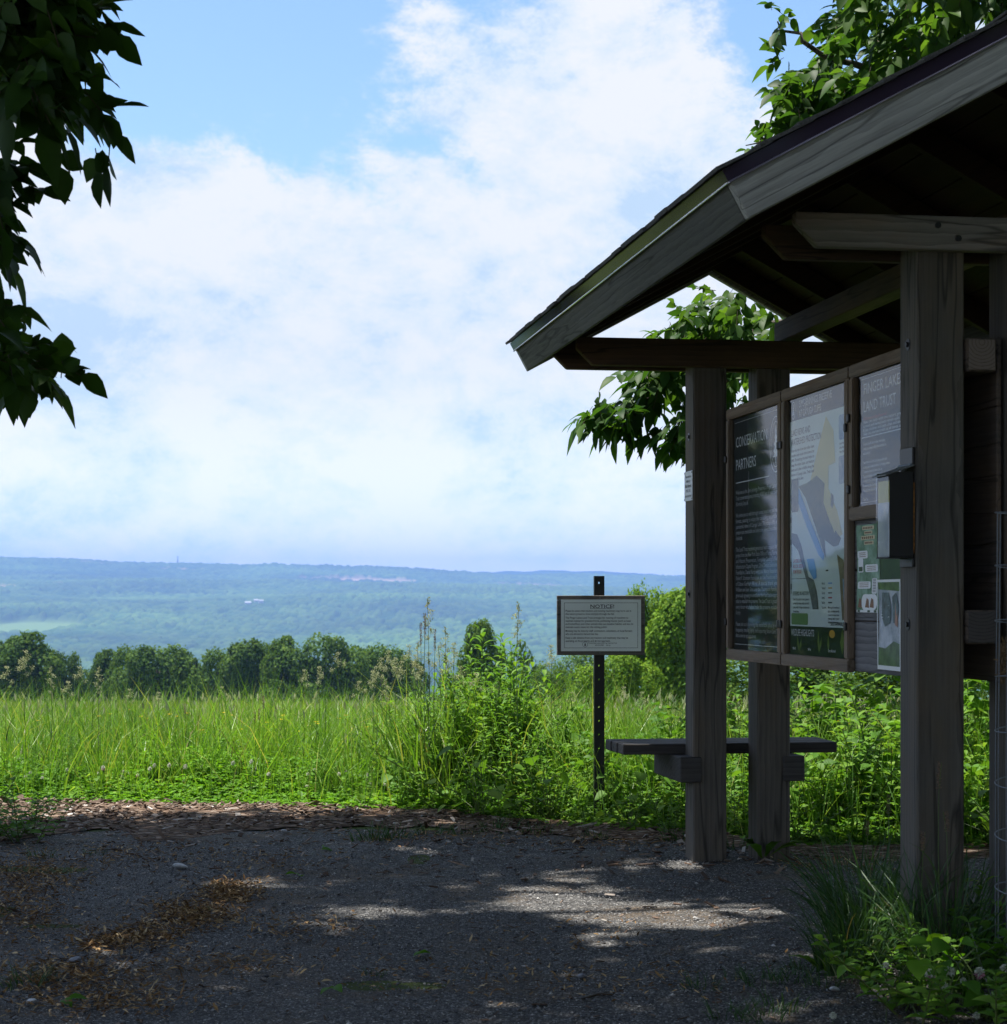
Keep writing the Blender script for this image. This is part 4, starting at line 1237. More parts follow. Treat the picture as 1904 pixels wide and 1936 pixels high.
for (a0, z, h) in ((3.0, .92, .10),):
    d_ = MB()
    P_ = RNG.uniform(-1, 1, (160, 3)) * np.array([.008, .022, h / 2])
    P_ += np.array([(R_ - .02) * math.cos(a0), (R_ - .02) * math.sin(a0), z])
    leaves(d_, P_, RNG.normal(0, 1, (160, 3)) * np.array([.3, .3, 1]), RNG.normal(0, 1, (160, 3)), .022, .004, 0.1)
    d_.build('dry_mulch_fibre', simple('coir_fibre', (.15, .095, .045), rough=.9, vary=.4, scale=90), wg)
# ------------------------------------------------------------------ trees overhead
def compound(mb, anchors, axis, nl, L, W, droop, rows=OVATE, mi=0, spread=1.0, petiole=True, stalk=None):
    """pinnate leaves: a stalk with pairs of leaflets and one at the tip"""
    anchors = np.asarray(anchors, float); N = len(anchors)
    axis = unit(np.asarray(axis, float))
    up = np.array([0, 0, 1.0]) + RNG.normal(0, .35, (N, 3))
    side = unit(np.cross(axis, up)); nrm = unit(np.cross(side, axis))
    L = np.broadcast_to(L, (N,))
    npair = (nl - 1) // 2
    for k in range(npair):
        t = 0.55 + 0.75 * k
        for sgn in (-1, 1):
            p = anchors + axis * (L * t * .55)[:, None] + np.array([0, 0, -1.0]) * (L * .06 * t * t)[:, None]
            d = axis * .55 + side * sgn * spread * RNG.uniform(.7, 1.1, (N, 1)) + RNG.normal(0, .16, (N, 3))
            leaves(mb, p, d, nrm + RNG.normal(0, .30, (N, 3)), L * RNG.uniform(.72, 1.0, N) * (.8 + .2 * k), L * W * RNG.uniform(.85, 1.15, N), droop * RNG.uniform(.4, 1.5, N), rows=rows, mi=mi)
    t = 0.55 + 0.75 * npair - .25
    p = anchors + axis * (L * t * .55)[:, None] + np.array([0, 0, -1.0]) * (L * .06 * t * t)[:, None]
    leaves(mb, p, axis + RNG.normal(0, .12, (N, 3)), nrm + RNG.normal(0, .25, (N, 3)), L * RNG.uniform(.95, 1.2, N), L * W * RNG.uniform(1.0, 1.2, N), droop * RNG.uniform(.5, 1.5, N), rows=rows, mi=mi)
    if stalk is not None:
        for i in range(N):
            stalk.tube([anchors[i], anchors[i] + axis[i] * L[i] * t * .55 + np.array([0, 0, -L[i] * .06 * t * t])], .0016, 3, cap=False)

def to_px(p):
    return CX + F * p[:, 0] / np.maximum(p[:, 1], .05), HY - F * (p[:, 2] - CAMZ) / np.maximum(p[:, 1], .05)

SUN = np.array(SUNV)
def sun_foot(p):
    """where the sun ray through p meets the ground"""
    k = p[:, 2] / SUN[2]
    return p[:, :2] - SUN[:2] * k[:, None]

# gaps in the canopy: the sun flecks lying on the gravel
FLECK = [(500, 1670, 52, 9), (700, 1728, 55, 8), (800, 1612, 62, 4), (1030, 1655, 65, 5), (1090, 1690, 130, 10), (1180, 1722, 190, 13), (1290, 1755, 140, 9),
         (1400, 1724, 90, 11), (1290, 1640, 70, 7), (240, 1812, 60, 5), (1010, 1718, 70, 7), (1790, 1862, 60, 16), (1862, 1908, 48, 14), (1730, 1900, 30, 8)]
def in_fleck(p):
    f = sun_foot(p)
    keep = np.ones(len(p), bool)
    for (px, py, rx, ry) in FLECK:
        c = GX(px, py); Y = c[1]
        ax = rx * Y / F + .10; ay = ry * Y * Y / (CAMZ * F) + .10
        q = np.hypot((f[:, 0] - c[0]) / ax, (f[:, 1] - c[1]) / ay)
        keep &= ~(q < 1.0 + RNG.uniform(-.15, .25, len(p)))
    return ~keep

def dirs_down(N, bias, jit=.5):
    return np.array(bias)[None] + RNG.normal(0, jit, (N, 3))

# ---- hickory at the left: trunk outside the picture, crown over the yard, low branch hanging in at the left edge
tl = thing('hickory_tree', 'dark overhanging hickory whose low leafy branches hang in at the left edge', 'tree', (-3.55, 8.0, 0))
tb = MB()
org = np.array([-3.55, 8.0, 0])
tr_ = np.array([(0, 0, -.3), (0.02, 0, .6), (.05, -.03, 1.8), (.10, -.10, 3.2), (.16, -.22, 4.8), (.30, -.4, 6.6), (.42, -.55, 8.6)], float)
tb.tube(tr_, [.24, .19, .165, .15, .125, .09, .04], 12)
tb.build('trunk', M['bark'], tl, smooth=True)
lb = MB(); fol = MB(); stk = MB()
def limb(pts, r0, r1, n=8):
    pts = np.array(pts, float)
    t = np.linspace(0, 1, len(pts)); tt = np.linspace(0, 1, n)
    q = np.stack([np.interp(tt, t, pts[:, i]) for i in range(3)], 1)
    q[1:-1] += RNG.normal(0, .02, (n - 2, 3))
    lb.tube(q - org, np.linspace(r0, r1, n), 6)
def W3(p): return np.array(p, float)
limb([org + tr_[4], PX(-420, -260, 6.2), PX(-160, -60, 5.5), PX(40, 60, 5.1), PX(165, 80, 4.95)], .05, .006, 14)
limb([PX(-160, -60, 5.5), PX(-40, 120, 5.3), PX(70, 190, 5.1), PX(160, 205, 5.0)], .018, .004, 9)
limb([PX(-300, -180, 5.9), PX(-120, 240, 5.4), PX(-40, 360, 5.2), PX(10, 450, 5.1)], .022, .004, 10)
limb([PX(-120, 240, 5.4), PX(-90, 560, 5.3), PX(-20, 680, 5.1), PX(70, 690, 5.0)], .014, .003, 10)
for k in range(26):
    a = RNG.uniform(0, 2 * np.pi); r = RNG.uniform(1.8, 4.0); h = RNG.uniform(5.2, 9)
    s = org + tr_[3 + k % 3]
    e = np.array([-2.75 + r * math.cos(a), 6.9 + r * math.sin(a), h])
    mid = (s + e) / 2 + np.array([0, 0, .6])
    x_, y_ = to_px(np.array([s, mid, e]))
    if ((x_ > -30) & (x_ < 1930) & (y_ > -30)).any(): continue
    limb([s, mid, e], .045, .008, 7)
polyA = [(-90, -90), (115, -90), (135, -20), (160, 60), (125, 90), (115, 110), (160, 165), (170, 195), (150, 215), (120, 205), (85, 235), (65, 215), (50, 135), (20, 140), (-5, 160), (-90, 170)]
polyB = [(-90, 250), (-5, 270), (15, 310), (30, 335), (20, 375), (22, 415), (0, 455), (-15, 475), (-90, 480)]
polyC = [(-60, 668), (0, 673), (40, 664), (68, 666), (78, 684), (55, 700), (20, 700), (-5, 686), (-60, 684)]
polyC2 = [(-90, 560), (-15, 560), (-5, 610), (-12, 660), (-90, 680)]
for poly, n, ln in ((polyA, 225, .076), (polyB, 86, .074), (polyC, 46, .064), (polyC2, 12, .074)):
    q = sample_poly(poly, n)
    Y = 5.05 + RNG.uniform(-.30, .45, n)
    p = np.stack([(q[:, 0] - CX) / F * Y, Y, CAMZ + (HY - q[:, 1]) / F * Y], 1)
    ax = dirs_down(n, (.45, 0, -.05) if poly is polyC else (.34, 0, -.30), .55)
    compound(fol, p - org, ax, 5, ln * RNG.uniform(.85, 1.12, n), .70, .45, stalk=stk)
for (px, py, dx, dz) in ((205, 45, .9, -.25), (205, 200, .95, .05), (185, 305, .2, -1), (205, 300, -.1, -1), (110, 300, .1, -1), (200, 60, .9, -.5), (205, 245, .7, -.6), (118, 690, .1, 1), (40, 690, 0, 1), (175, 10, .6, .2), (140, 0, .3, .5), (140, 700, .8, -.3)):
    n = 1
    p = PX(px - 25 * dx, py + 25 * dz, 5.0)[None]
    compound(fol, p - org, np.array([[dx, RNG.normal(0, .3), dz]]), 3, .082, .64, .20, stalk=stk)
# the rest of the crown, above and outside the picture
N = 23000
v = unit(RNG.normal(0, 1, (N, 3))) * RNG.uniform(.30, 1, (N, 1)) ** (1 / 2.2)
p = np.array([-2.75, 6.55, 7.4]) + v * np.array([4.7, 4.65, 2.7])
cl = vnoise(p[:, 0] * 1.1 + 7, p[:, 1] * 1.1 + p[:, 2] * .9, 77)
x_, y_ = to_px(p)
front = p[:, 1] > .6
ok = ~((x_ > -45) & (x_ < 1950) & (y_ > -75) & front) & (cl > .12) & ~in_fleck(p)
ft = sun_foot(p)
ok &= ft[:, 1] < edge_y(ft[:, 0]) + .16 + .22 * (vnoise(ft[:, 0] * 2.2, ft[:, 1] * 0, 12) - .5)
p = p[ok]
compound(fol, p - org, dirs_down(len(p), (0, 0, -.4), .7), 5, .135 * RNG.uniform(.85, 1.2, len(p)), .50, .35, rows=OVATE_S)
lb.build('branches', M['bark'], tl, smooth=True)
stk.build('leaf_stalks', M['twig'], tl)
fol.build('foliage', M['leaf_near'], tl, smooth=True)

# ---- ash behind the kiosk
org = np.array([3.7, 11.9, -.06])
ta = thing('ash_tree', 'leafy green ash tree reaching out behind and above the kiosk roof', 'tree', tuple(org))
tb = MB(); tb.tube([(0, 0, -.3), (0, 0, .8), (-.05, 0, 2.2), (-.1, -.05, 3.6), (-.15, -.1, 5.2), (-.2, -.1, 7.0)], [.22, .17, .15, .13, .09, .03], 12)
tb.build('trunk', M['bark'], ta, smooth=True)
lb = MB(); fol = MB(); stk = MB()
limb([org + (-.05, 0, 1.9), PX(1820, 590, 11.5), PX(1560, 590, 11.2), PX(1330, 640, 11.0), PX(1250, 700, 10.9), PX(1215, 800, 10.85), PX(1110, 800, 10.8)], .035, .004, 18)
limb([PX(1560, 590, 11.2), PX(1430, 700, 11.0), PX(1330, 790, 10.9), PX(1260, 850, 10.8)], .014, .003, 10)
limb([org + (-.1, -.05, 3.4), PX(1900, 260, 11.3), PX(1690, 160, 11.0), PX(1520, 90, 10.8), PX(1470, 40, 10.8)], .04, .004, 14)
limb([PX(1900, 260, 11.3), PX(1600, 260, 10.9), PX(1460, 265, 10.7), PX(1410, 275, 10.7)], .02, .003, 10)
limb([org + (-.1, -.05, 3.9), PX(1800, -60, 11.2), PX(1600, -20, 11)], .03, .005, 8)
R1 = [(1100, 775), (1140, 750), (1195, 755), (1210, 785), (1195, 812), (1150, 810), (1100, 800)]
R1b = [(1195, 740), (1225, 725), (1225, 800), (1200, 800)]
R2 = [(1185, 690), (1295, 685), (1300, 700), (1262, 715), (1235, 750), (1200, 735)]
R3 = [(1245, 812), (1275, 785), (1300, 755), (1345, 755), (1345, 850), (1300, 850), (1262, 840)]
R4 = [(1240, 632), (1275, 595), (1330, 550), (1400, 545), (1500, 600), (1500, 640), (1430, 645), (1400, 770), (1370, 800), (1320, 690), (1240, 690)]
R6 = [(1600, -60), (1990, -60), (1990, 250), (1520, 250), (1500, 215), (1475, 190), (1500, 130), (1550, 90), (1590, 20)]
R6b = [(1475, 190), (1500, 130), (1530, 200), (1560, 260), (1495, 270)]
R7 = [(1448, 20), (1475, 15), (1490, 40), (1480, 80), (1455, 90), (1470, 120), (1500, 110)]
R8 = [(1405, 262), (1440, 248), (1475, 250), (1470, 285), (1410, 285)]
for poly, n, ln, Y0_, dY in ((R1, 30, .098, 10.8, .22), (R1b, 6, .09, 10.8, .2), (R2, 30, .098, 10.9, .25), (R3, 40, .10, 10.8, .25), (R4, 150, .10, 11.0, .5), (R6, 620, .105, 11.0, .9), (R6b, 36, .10, 10.7, .3), (R7, 7, .09, 10.7, .2), (R8, 5, .075, 10.7, .2)):
    q = sample_poly(poly, n)
    Y = Y0_ + RNG.uniform(-dY, dY, n)
    p = np.stack([(q[:, 0] - CX) / F * Y, Y, CAMZ + (HY - q[:, 1]) / F * Y], 1)
    up = poly in (R7, R8)
    compound(fol, p - org, dirs_down(n, (-.35, -.1, .25 if up else -.5), .5), 5, ln * RNG.uniform(.8, 1.15, n), .56, .42, stalk=stk)
N = 7000
v = unit(RNG.normal(0, 1, (N, 3))) * RNG.uniform(.3, 1, (N, 1)) ** (1 / 2.4)
p = np.array([4.3, 11.9, 5.0]) + v * np.array([3.3, 2.6, 3.0])
x_, y_ = to_px(p)
ok = ~((x_ < 1950) & (y_ > -170)) & (p[:, 2] > 1.6) & (vnoise(p[:, 0] * 1.2, p[:, 1] + p[:, 2], 5) > .3)
p = p[ok]
compound(fol, p - org, dirs_down(len(p), (0, 0, -.4), .7), 5, .13, .46, .35, rows=OVATE_S)
lb.build('branches', M['bark'], ta, smooth=True)
stk.build('leaf_stalks', M['twig'], ta)
fol.build('foliage', M['leaf_far'], ta, smooth=True)

# ------------------------------------------------------------------ distant trees
def crown_mesh(seed, lobes, n, size, squash=1.0):
    """leaf clumps spread through and over the lobes of a crown; z from the ground, height about 1"""
    r = np.random.default_rng(seed)
    mb = MB()
    P_ = []; Nn = []
    wsum = sum(l[3] ** 2 for l in lobes)
    for (lx, ly, lz, lr) in lobes:
        k = int(n * lr * lr / wsum)
        d = unit(r.normal(0, 1, (k, 3)))
        # clumps: leaves gather on sub-bosses of the lobe
        nb2 = 34
        bd_ = unit(r.normal(0, 1, (nb2, 3)))
        j = r.integers(0, nb2, k)
        d = unit(d * .42 + bd_[j] * .95)
        rad = lr * (r.uniform(.35, 1.0, k) ** .40) * (0.88 + .12 * np.cos(4.2 * np.arccos(np.clip((d * bd_[j]).sum(1), -1, 1))) + .05 * r.normal(0, .6, k))
        P_.append(np.array([lx, ly, lz]) + d * rad[:, None] * np.array([1, 1, squash])); Nn.append(d)
    P_ = np.concatenate(P_); Nn = np.concatenate(Nn)
    k = P_[:, 2] > .03
    P_, Nn = P_[k], Nn[k]
    m_ = len(P_)
    nr = unit(Nn + r.normal(0, .55, (m_, 3)) + np.array([0, 0, .35]))
    a = unit(np.cross(nr, r.normal(0, 1, (m_, 3))))
    leaves(mb, P_ - a * size * .5, a, nr, size * r.uniform(.6, 1.35, m_), size * r.uniform(.5, .9, m_), .15, .25, rows=OVATE_S)
    return mb

LOBES = {
    'round': [(0, 0, .62, .36), (-.25, .05, .48, .27), (.26, -.02, .46, .28), (.05, .1, .30, .34), (-.12, -.15, .74, .20), (.16, .1, .72, .22), (-.3, 0, .25, .22), (.3, 0, .22, .2)],
    'tall': [(0, 0, .72, .25), (-.15, .03, .60, .22), (.17, 0, .56, .24), (0, .05, .34, .30), (-.22, 0, .30, .22), (.24, .0, .26, .22), (.06, 0, .84, .15), (-.10, .05, .80, .14)],
    'wide': [(-.3, 0, .6, .30), (.05, .05, .68, .32), (.38, 0, .58, .28), (0, 0, .34, .36), (-.45, 0, .3, .24), (.48, 0, .3, .25), (.2, 0, .8, .17)],
    'ragged': [(-.15, 0, .7, .22), (.18, .05, .62, .20), (0, 0, .45, .28), (-.3, 0, .36, .2), (.32, 0, .3, .22), (.05, 0, .2, .28), (-.05, .05, .84, .15), (.12, 0, .78, .14)],
}
def make_tree(name, label, kind, px, ytop, wpx, Y, mat, seed, n=9000, size=.036, group=None, base=None, cat='tree', proto={}):
    x = (px - CX) / F * Y
    g = float(terrain(np.array(x), np.array(Y)))
    top = CAMZ + (HY - ytop) / F * Y
    H = top - g
    wid = wpx / F * Y
    o = thing(name, label, cat, (x, Y, g - .05), RNG.uniform(-.4, .4), group)
    key = (kind, seed % 3, mat.name, n)
    if key not in proto:
        me = crown_mesh(seed, LOBES[kind], n, size).build('crown', mat, o, smooth=True)
        xs_ = np.abs(np.array([v_.co.x for v_ in me.data.vertices])); zs_ = np.array([v_.co.z for v_ in me.data.vertices])
        ex = float(np.percentile(xs_, 96)); tz = float(np.percentile(zs_, 99.6))
        tk = MB(); tk.tube([(0, 0, -.03), (.005, 0, .2), (-.01, 0, .5), (.0, 0, .72)], [.035, .026, .018, .006], 7)
        for q in range(5):
            aa = q * 1.9; tk.tube([(0, 0, .22 + q * .07), (.12 * math.cos(aa), .1 * math.sin(aa), .42 + q * .07), (.22 * math.cos(aa), .2 * math.sin(aa), .55 + q * .06)], [.012, .008, .003], 5)
        tr__ = tk.build('trunk', M['bark'], o)
        proto[key] = (me.data, tr__.data, ex, tz)
    else:
        for nm, k in (('crown', 0), ('trunk', 1)):
            link(bpy.data.objects.new(nm, proto[key][k]), o)
    ex, tz = proto[key][2], proto[key][3]
    o.scale = (wid / (2 * ex * .93), wid / (2 * ex * .93), H / tz)
    o.location.z -= .06 * H
    o.scale.z *= 1.06
    return o
ROW = [('tall', 4, 1213, 62, 195, 'dark tree cut by the left edge of the photo in the far hedgerow'),
       ('tall', 50, 1197, 78, 192, 'tallest pointed tree at the left end of the far hedgerow'),
       ('ragged', 93, 1222, 44, 198, 'narrow dark tree just right of the tall left hedgerow tree'),
       ('round', 126, 1234, 40, 200, 'low dark tree at the left side of the hedgerow gap'),
       ('tall', 199, 1229, 44, 205, 'small tree at the right side of the hedgerow gap'),
       ('round', 240, 1224, 56, 203, 'pale topped rounded tree in the left half of the hedgerow'),
       ('round', 298, 1221, 100, 196, 'broad round headed tree in the left middle of the hedgerow'),
       ('ragged', 350, 1231, 52, 205, 'ragged tree beside the dip in the middle of the hedgerow'),
       ('round', 412, 1229, 66, 205, 'rounded tree just right of the dip in the hedgerow'),
       ('tall', 466, 1211, 68, 200, 'upright tree in the middle of the hedgerow, left of a darker top'),
       ('round', 500, 1217, 56, 206, 'low rounded crown tucked between two higher hedgerow trees'),
       ('tall', 535, 1204, 52, 198, 'high narrow dark tree in the middle of the hedgerow'),
       ('wide', 602, 1203, 120, 196, 'broadest dark tree of the hedgerow with a wide flat top'),
       ('round', 672, 1224, 72, 203, 'rounded tree right of the broadest hedgerow tree'),
       ('round', 722, 1222, 80, 198, 'dark rounded tree left of the tall grass heads'),
       ('ragged', 772, 1243, 64, 202, 'low tree at the right end of the hedgerow behind the grass heads')]
for i, (kd, px, yt_, wp, Y, lab) in enumerate(ROW):
    make_tree('hedgerow_tree', lab, kd, px, yt_, wp * 1.55, Y * .80, M[('crown', 'crown', 'crown3')[i * 7 % 3]], 100 + i, n=9000, group='trees of the far hedgerow')
for i, (kd, px, yt_, wp, Y, lab) in enumerate([('ragged', 160, 1268, 80, 190, 'low scrub filling the gap in the hedgerow'), ('wide', 385, 1268, 120, 189, 'low bushes under the dip of the hedgerow'), ('wide', 270, 1272, 150, 188, 'long low scrub in front of the broad round hedgerow tree'),
                                               ('wide', 560, 1268, 150, 188, 'long low scrub in front of the high narrow hedgerow tree'), ('wide', 690, 1272, 150, 188, 'low scrub at the foot of the right hedgerow trees'), ('wide', 40, 1268, 150, 188, 'low scrub at the foot of the left hedgerow trees')]):
    make_tree('hedgerow_bush', lab, kd, px, yt_, wp, Y, M['crown'], 120 + i, group='bushes along the far hedgerow', cat='bush')
make_tree('young_tree', 'separate upright green tree standing left of the notice sign', 'tall', 908, 1174, 84, 92, M['crown3'], 31, n=9000, size=.038)
make_tree('young_tree', 'lower bushy tree at the foot of the upright green tree', 'wide', 890, 1252, 120, 96, M['crown3'], 33, n=6000, size=.04)
make_tree('young_tree', 'thin pale green sapling with bare twigs left of the notice sign', 'ragged', 988, 1212, 62, 88, M['crown3'], 37, n=900, size=.07)
make_tree('young_tree', 'hazy green bush right behind the notice sign post', 'wide', 1080, 1236, 150, 120, M['crown3'], 39, n=6000)
make_tree('young_tree', 'dull green bush in the gap between the sapling and the sign', 'round', 1040, 1262, 90, 75, M['crown3'], 40, n=5000)
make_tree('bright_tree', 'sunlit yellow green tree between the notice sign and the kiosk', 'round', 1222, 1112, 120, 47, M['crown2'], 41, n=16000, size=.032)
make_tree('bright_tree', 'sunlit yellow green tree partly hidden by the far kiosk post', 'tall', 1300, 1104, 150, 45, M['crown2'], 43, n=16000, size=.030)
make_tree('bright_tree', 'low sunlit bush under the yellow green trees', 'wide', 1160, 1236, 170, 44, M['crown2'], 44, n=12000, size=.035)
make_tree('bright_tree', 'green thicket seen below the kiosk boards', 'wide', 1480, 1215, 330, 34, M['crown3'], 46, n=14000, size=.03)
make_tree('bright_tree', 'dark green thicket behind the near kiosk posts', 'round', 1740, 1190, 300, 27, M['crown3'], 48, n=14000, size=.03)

# ------------------------------------------------------------------ far buildings and mast
def hz_at(x, y):
    return float(hill_z(np.array(x), np.array(y)))
wallm, roofm = simple('white_siding', (.50, .50, .50)), simple('grey_roof', (.30, .31, .33))
for i, (px, Y, w_, lab) in enumerate(((469, 4060, 12, 'tiny white house on the far hillside, leftmost of three'), (484, 4110, 8, 'tiny white house on the far hillside, middle of three'), (493, 4095, 9, 'tiny white house on the far hillside, rightmost of three'))):
    x = (px - CX) / F * Y
    hs = thing('house', lab, 'house', (x, Y, hz_at(x, Y) + 11), .2 * i, 'white houses on the far hillside')
    MB().box(-w_ / 2, w_ / 2, -4, 4, -6, 4).build('wall', wallm, hs)
    MB().prism([(-4.6, 4.05), (4.6, 4.05), (0, 7)], 'x', -w_ / 2 - .5, w_ / 2 + .5).build('roof', roofm, hs)
Y = 6480; x = (336 - CX) / F * Y
ms_ = thing('radio_mast', 'thin radio mast on the skyline of the far hill', 'mast', (x, Y, hz_at(x, Y)))
MB().prism([(-2.2, 0), (2.2, 0), (.7, 27), (-.7, 27)], 'y', -1.5, 1.5).build('tower', simple('mast_steel', (.22, .23, .25)), ms_)
MB().box(-2.0, 2.0, -1.6, 1.6, 22, 23).box(-1.8, 1.8, -1.6, 1.6, 16, 17).build('antenna', simple('antenna_grey', (.35, .36, .38)), ms_)

# unseen trees behind and beside the viewer, added to cut skylight and darken reflections
wd = MB()
for (cx_, cy_, r_, h_) in ((-5.5, -4.5, 3.6, 8.5), (4.6, -4.2, 3.2, 8.5), (6.2, 1.2, 3.0, 7.5), (8.5, 6.5, 3.2, 8), (1.8, -11, 4, 9), (9, -2.5, 3.6, 9), (3.0, -.6, 2.6, 9.5), (-1.2, 1.2, 2.6, 10.2),
                        (-9.5, 32.7, .95, 7.5), (-10.2, 23, 1.9, 3.4), (-14, 32, 2.4, 3.6), (-19, 42, 3, 4.0), (-24, 54, 3.6, 4.4), (-9.0, 17.5, 1.8, 3.0), (-30, 62, 4, 5)):
    lo = h_ * (.62 if h_ > 9.2 else .10)
    k = 2600
    v = unit(RNG.normal(0, 1, (k, 3))) * RNG.uniform(.35, 1, (k, 1)) ** .45
    p = np.array([cx_, cy_, (h_ + lo) / 2 + float(terrain(np.array(cx_), np.array(cy_)))]) + v * np.array([r_, r_, (h_ - lo) / 2])
    x_, y_ = to_px(p)
    p = p[~((p[:, 1] > .2) & (x_ > -120) & (x_ < 2020) & (y_ > -150))]
    p = p[~in_fleck(p)]
    f_ = sun_foot(p)
    p = p[(f_[:, 1] < edge_y(f_[:, 0]) - .1) | (cy_ > 12)]
    leaves(wd, p, RNG.normal(0, 1, (len(p), 3)), RNG.normal(0, .5, (len(p), 3)) + np.array([0, 0, 1]), RNG.uniform(.3, .5, len(p)), RNG.uniform(.2, .34, len(p)), .2, .2, rows=OVATE_S)
    wd.tube([(cx_, cy_, -.3), (cx_, cy_, h_ * .7)], [.18, .07], 8)
tag(wd.build('added_unseen_trees', M['leaf_near']), kind='stuff')
# ------------------------------------------------------------------ loose things on the ground
def rot_boxes(mb, pos, size, rng, tilt=.35, mi=0):
    N = len(pos)
    yaw = rng.uniform(0, 2 * np.pi, N); p = rng.normal(0, tilt, N); r = rng.normal(0, tilt, N)
    cy, sy, cp_, sp_, cr, sr = np.cos(yaw), np.sin(yaw), np.cos(p), np.sin(p), np.cos(r), np.sin(r)
    R = np.stack([np.stack([cy * cp_, cy * sp_ * sr - sy * cr, cy * sp_ * cr + sy * sr], -1), np.stack([sy * cp_, sy * sp_ * sr + cy * cr, sy * sp_ * cr - cy * sr], -1), np.stack([-sp_, cp_ * sr, cp_ * cr], -1)], 1)
    c = np.array([(x, y, z) for z in (-.5, .5) for y in (-.5, .5) for x in (-.5, .5)], float)
    v = c[None] * size[:, None, :] * (1 + rng.uniform(-.25, .25, (N, 8, 1)))
    v = np.einsum('nij,nkj->nki', R, v) + pos[:, None]
    f = np.array([(0, 2, 3, 1), (4, 5, 7, 6), (0, 1, 5, 4), (1, 3, 7, 5), (3, 2, 6, 7), (2, 0, 4, 6)])
    mb.add(v.reshape(-1, 3), [(f[None] + (np.arange(N) * 8)[:, None, None]).reshape(-1, 4)], mi)

def island_mat(name, stops, rough=.8, spec=.25):
    m, t, out = new_mat(name)
    geo = t.n('ShaderNodeNewGeometry')
    b_ = t.n('ShaderNodeBsdfPrincipled'); b_.inputs['Roughness'].default_value = rough; b_.inputs['Specular IOR Level'].default_value = spec
    t.l(t.ramp(geo.outputs['Random Per Island'], stops), b_.inputs['Base Color']); t.l(b_.outputs[0], out.inputs['Surface'])
    return m

# loose gravel: small angular stones
N = 60000
Y = np.sqrt(RNG.uniform(4.6 ** 2, 9.0 ** 2, N)); X = RNG.uniform(-.275, .275, N) * Y
ok = (Y < 8.9) & ~((X > 1.25) & (Y > 8.2))
X, Y = X[ok], Y[ok]; N = len(X)
s = .0019 + .0032 * RNG.beta(1.3, 4, N) + .005 * (RNG.uniform(0, 1, N) > .988)
oc = np.array([(1, 0, 0), (-1, 0, 0), (0, 1, 0), (0, -1, 0), (0, 0, .75), (0, 0, -.75)], float)
a = RNG.uniform(0, 2 * np.pi, N); ca, sa = np.cos(a), np.sin(a)
v = oc[None] * s[:, None, None] * RNG.uniform(.65, 1.35, (N, 6, 1)) * np.array([1.15, .9, .85])
v = np.stack([v[..., 0] * ca[:, None] - v[..., 1] * sa[:, None], v[..., 0] * sa[:, None] + v[..., 1] * ca[:, None], v[..., 2]], -1)
v += np.stack([X, Y, terrain(X, Y) + .008 + s * .35], 1)[:, None]
f = np.array([(0, 2, 4), (2, 1, 4), (1, 3, 4), (3, 0, 4), (2, 0, 5), (1, 2, 5), (3, 1, 5), (0, 3, 5)])
lg = MB().add(v.reshape(-1, 3), [(f[None] + (np.arange(N) * 6)[:, None, None]).reshape(-1, 3)])
tag(lg.build('loose_gravel', island_mat('gravel_stone', [(0, (.062, .062, .067)), (.55, (.135, .135, .140)), (.9, (.24, .24, .24)), (1, (.48, .47, .45))])), kind='stuff')

# wood chips on the border and strewn over the yard
N = 4200
X = RNG.uniform(-3.0, 1.6, N); ed = edge_y(X)
Y = ed + .12 - RNG.gamma(1.3, .52, N)
ok = RNG.uniform(0, 1, N) < np.interp(X, [-1.4, -.6, .2, 1.6], [1, .6, .35, .25])
X, Y = X[ok], Y[ok]
n2_ = 900
Y2 = np.sqrt(RNG.uniform(5.0 ** 2, 9 ** 2, n2_)); X2 = RNG.uniform(-.27, .22, n2_) * Y2
X, Y = np.concatenate([X, X2]), np.concatenate([Y, Y2]); N = len(X)
sz = np.stack([RNG.gamma(2.2, .011, N) + .008, RNG.uniform(.006, .018, N), RNG.uniform(.002, .005, N)], 1)
sz[-n2_:] *= .55
big = RNG.uniform(0, 1, N) > .975
sz[big] *= np.array([1.7, 1.8, 1.2])
zc = terrain(X, Y) + np.where(Y > 8.9, .026, .008) + RNG.uniform(0, .012, N) * (np.arange(N) < N - n2_)
cb = MB(); rot_boxes(cb, np.stack([X, Y, zc], 1), sz, RNG, .22)
tag(cb.build('wood_chips', island_mat('chipped_wood', [(0, (.060, .038, .026)), (.5, (.125, .082, .058)), (.85, (.22, .165, .125)), (.97, (.34, .31, .28)), (1, (.55, .53, .50))], .85)), kind='stuff')

# brown leaf litter and bud scales in drifts
pts = []
for (px, py, rx, ry, n) in ((430, 1690, 60, 22, 900), (370, 1735, 90, 26, 1100), (270, 1775, 90, 24, 700), (190, 1790, 60, 16, 300), (60, 1660, 110, 45, 900), (40, 1730, 90, 60, 700), (120, 1850, 150, 35, 900), (200, 1900, 190, 30, 600),
                            (420, 1830, 160, 25, 260), (560, 1760, 120, 25, 220), (230, 1620, 120, 25, 350), (480, 1630, 160, 22, 260), (800, 1590, 180, 12, 300), (1150, 1600, 150, 10, 220), (850, 1850, 260, 50, 200), (1250, 1870, 250, 40, 160), (1560, 1640, 120, 12, 220), (1100, 1780, 300, 40, 150)):
    q = RNG.normal(0, .55, (n, 2)) * np.array([rx, ry]) + np.array([px, py])
    q = q[q[:, 1] > 1560]
    pts.append(np.array([GX(*t) for t in q]))
P_ = np.concatenate(pts); N = len(P_)
P_[:, 2] = terrain(P_[:, 0], P_[:, 1]) + .010 + RNG.uniform(0, .010, N)
lt = MB()
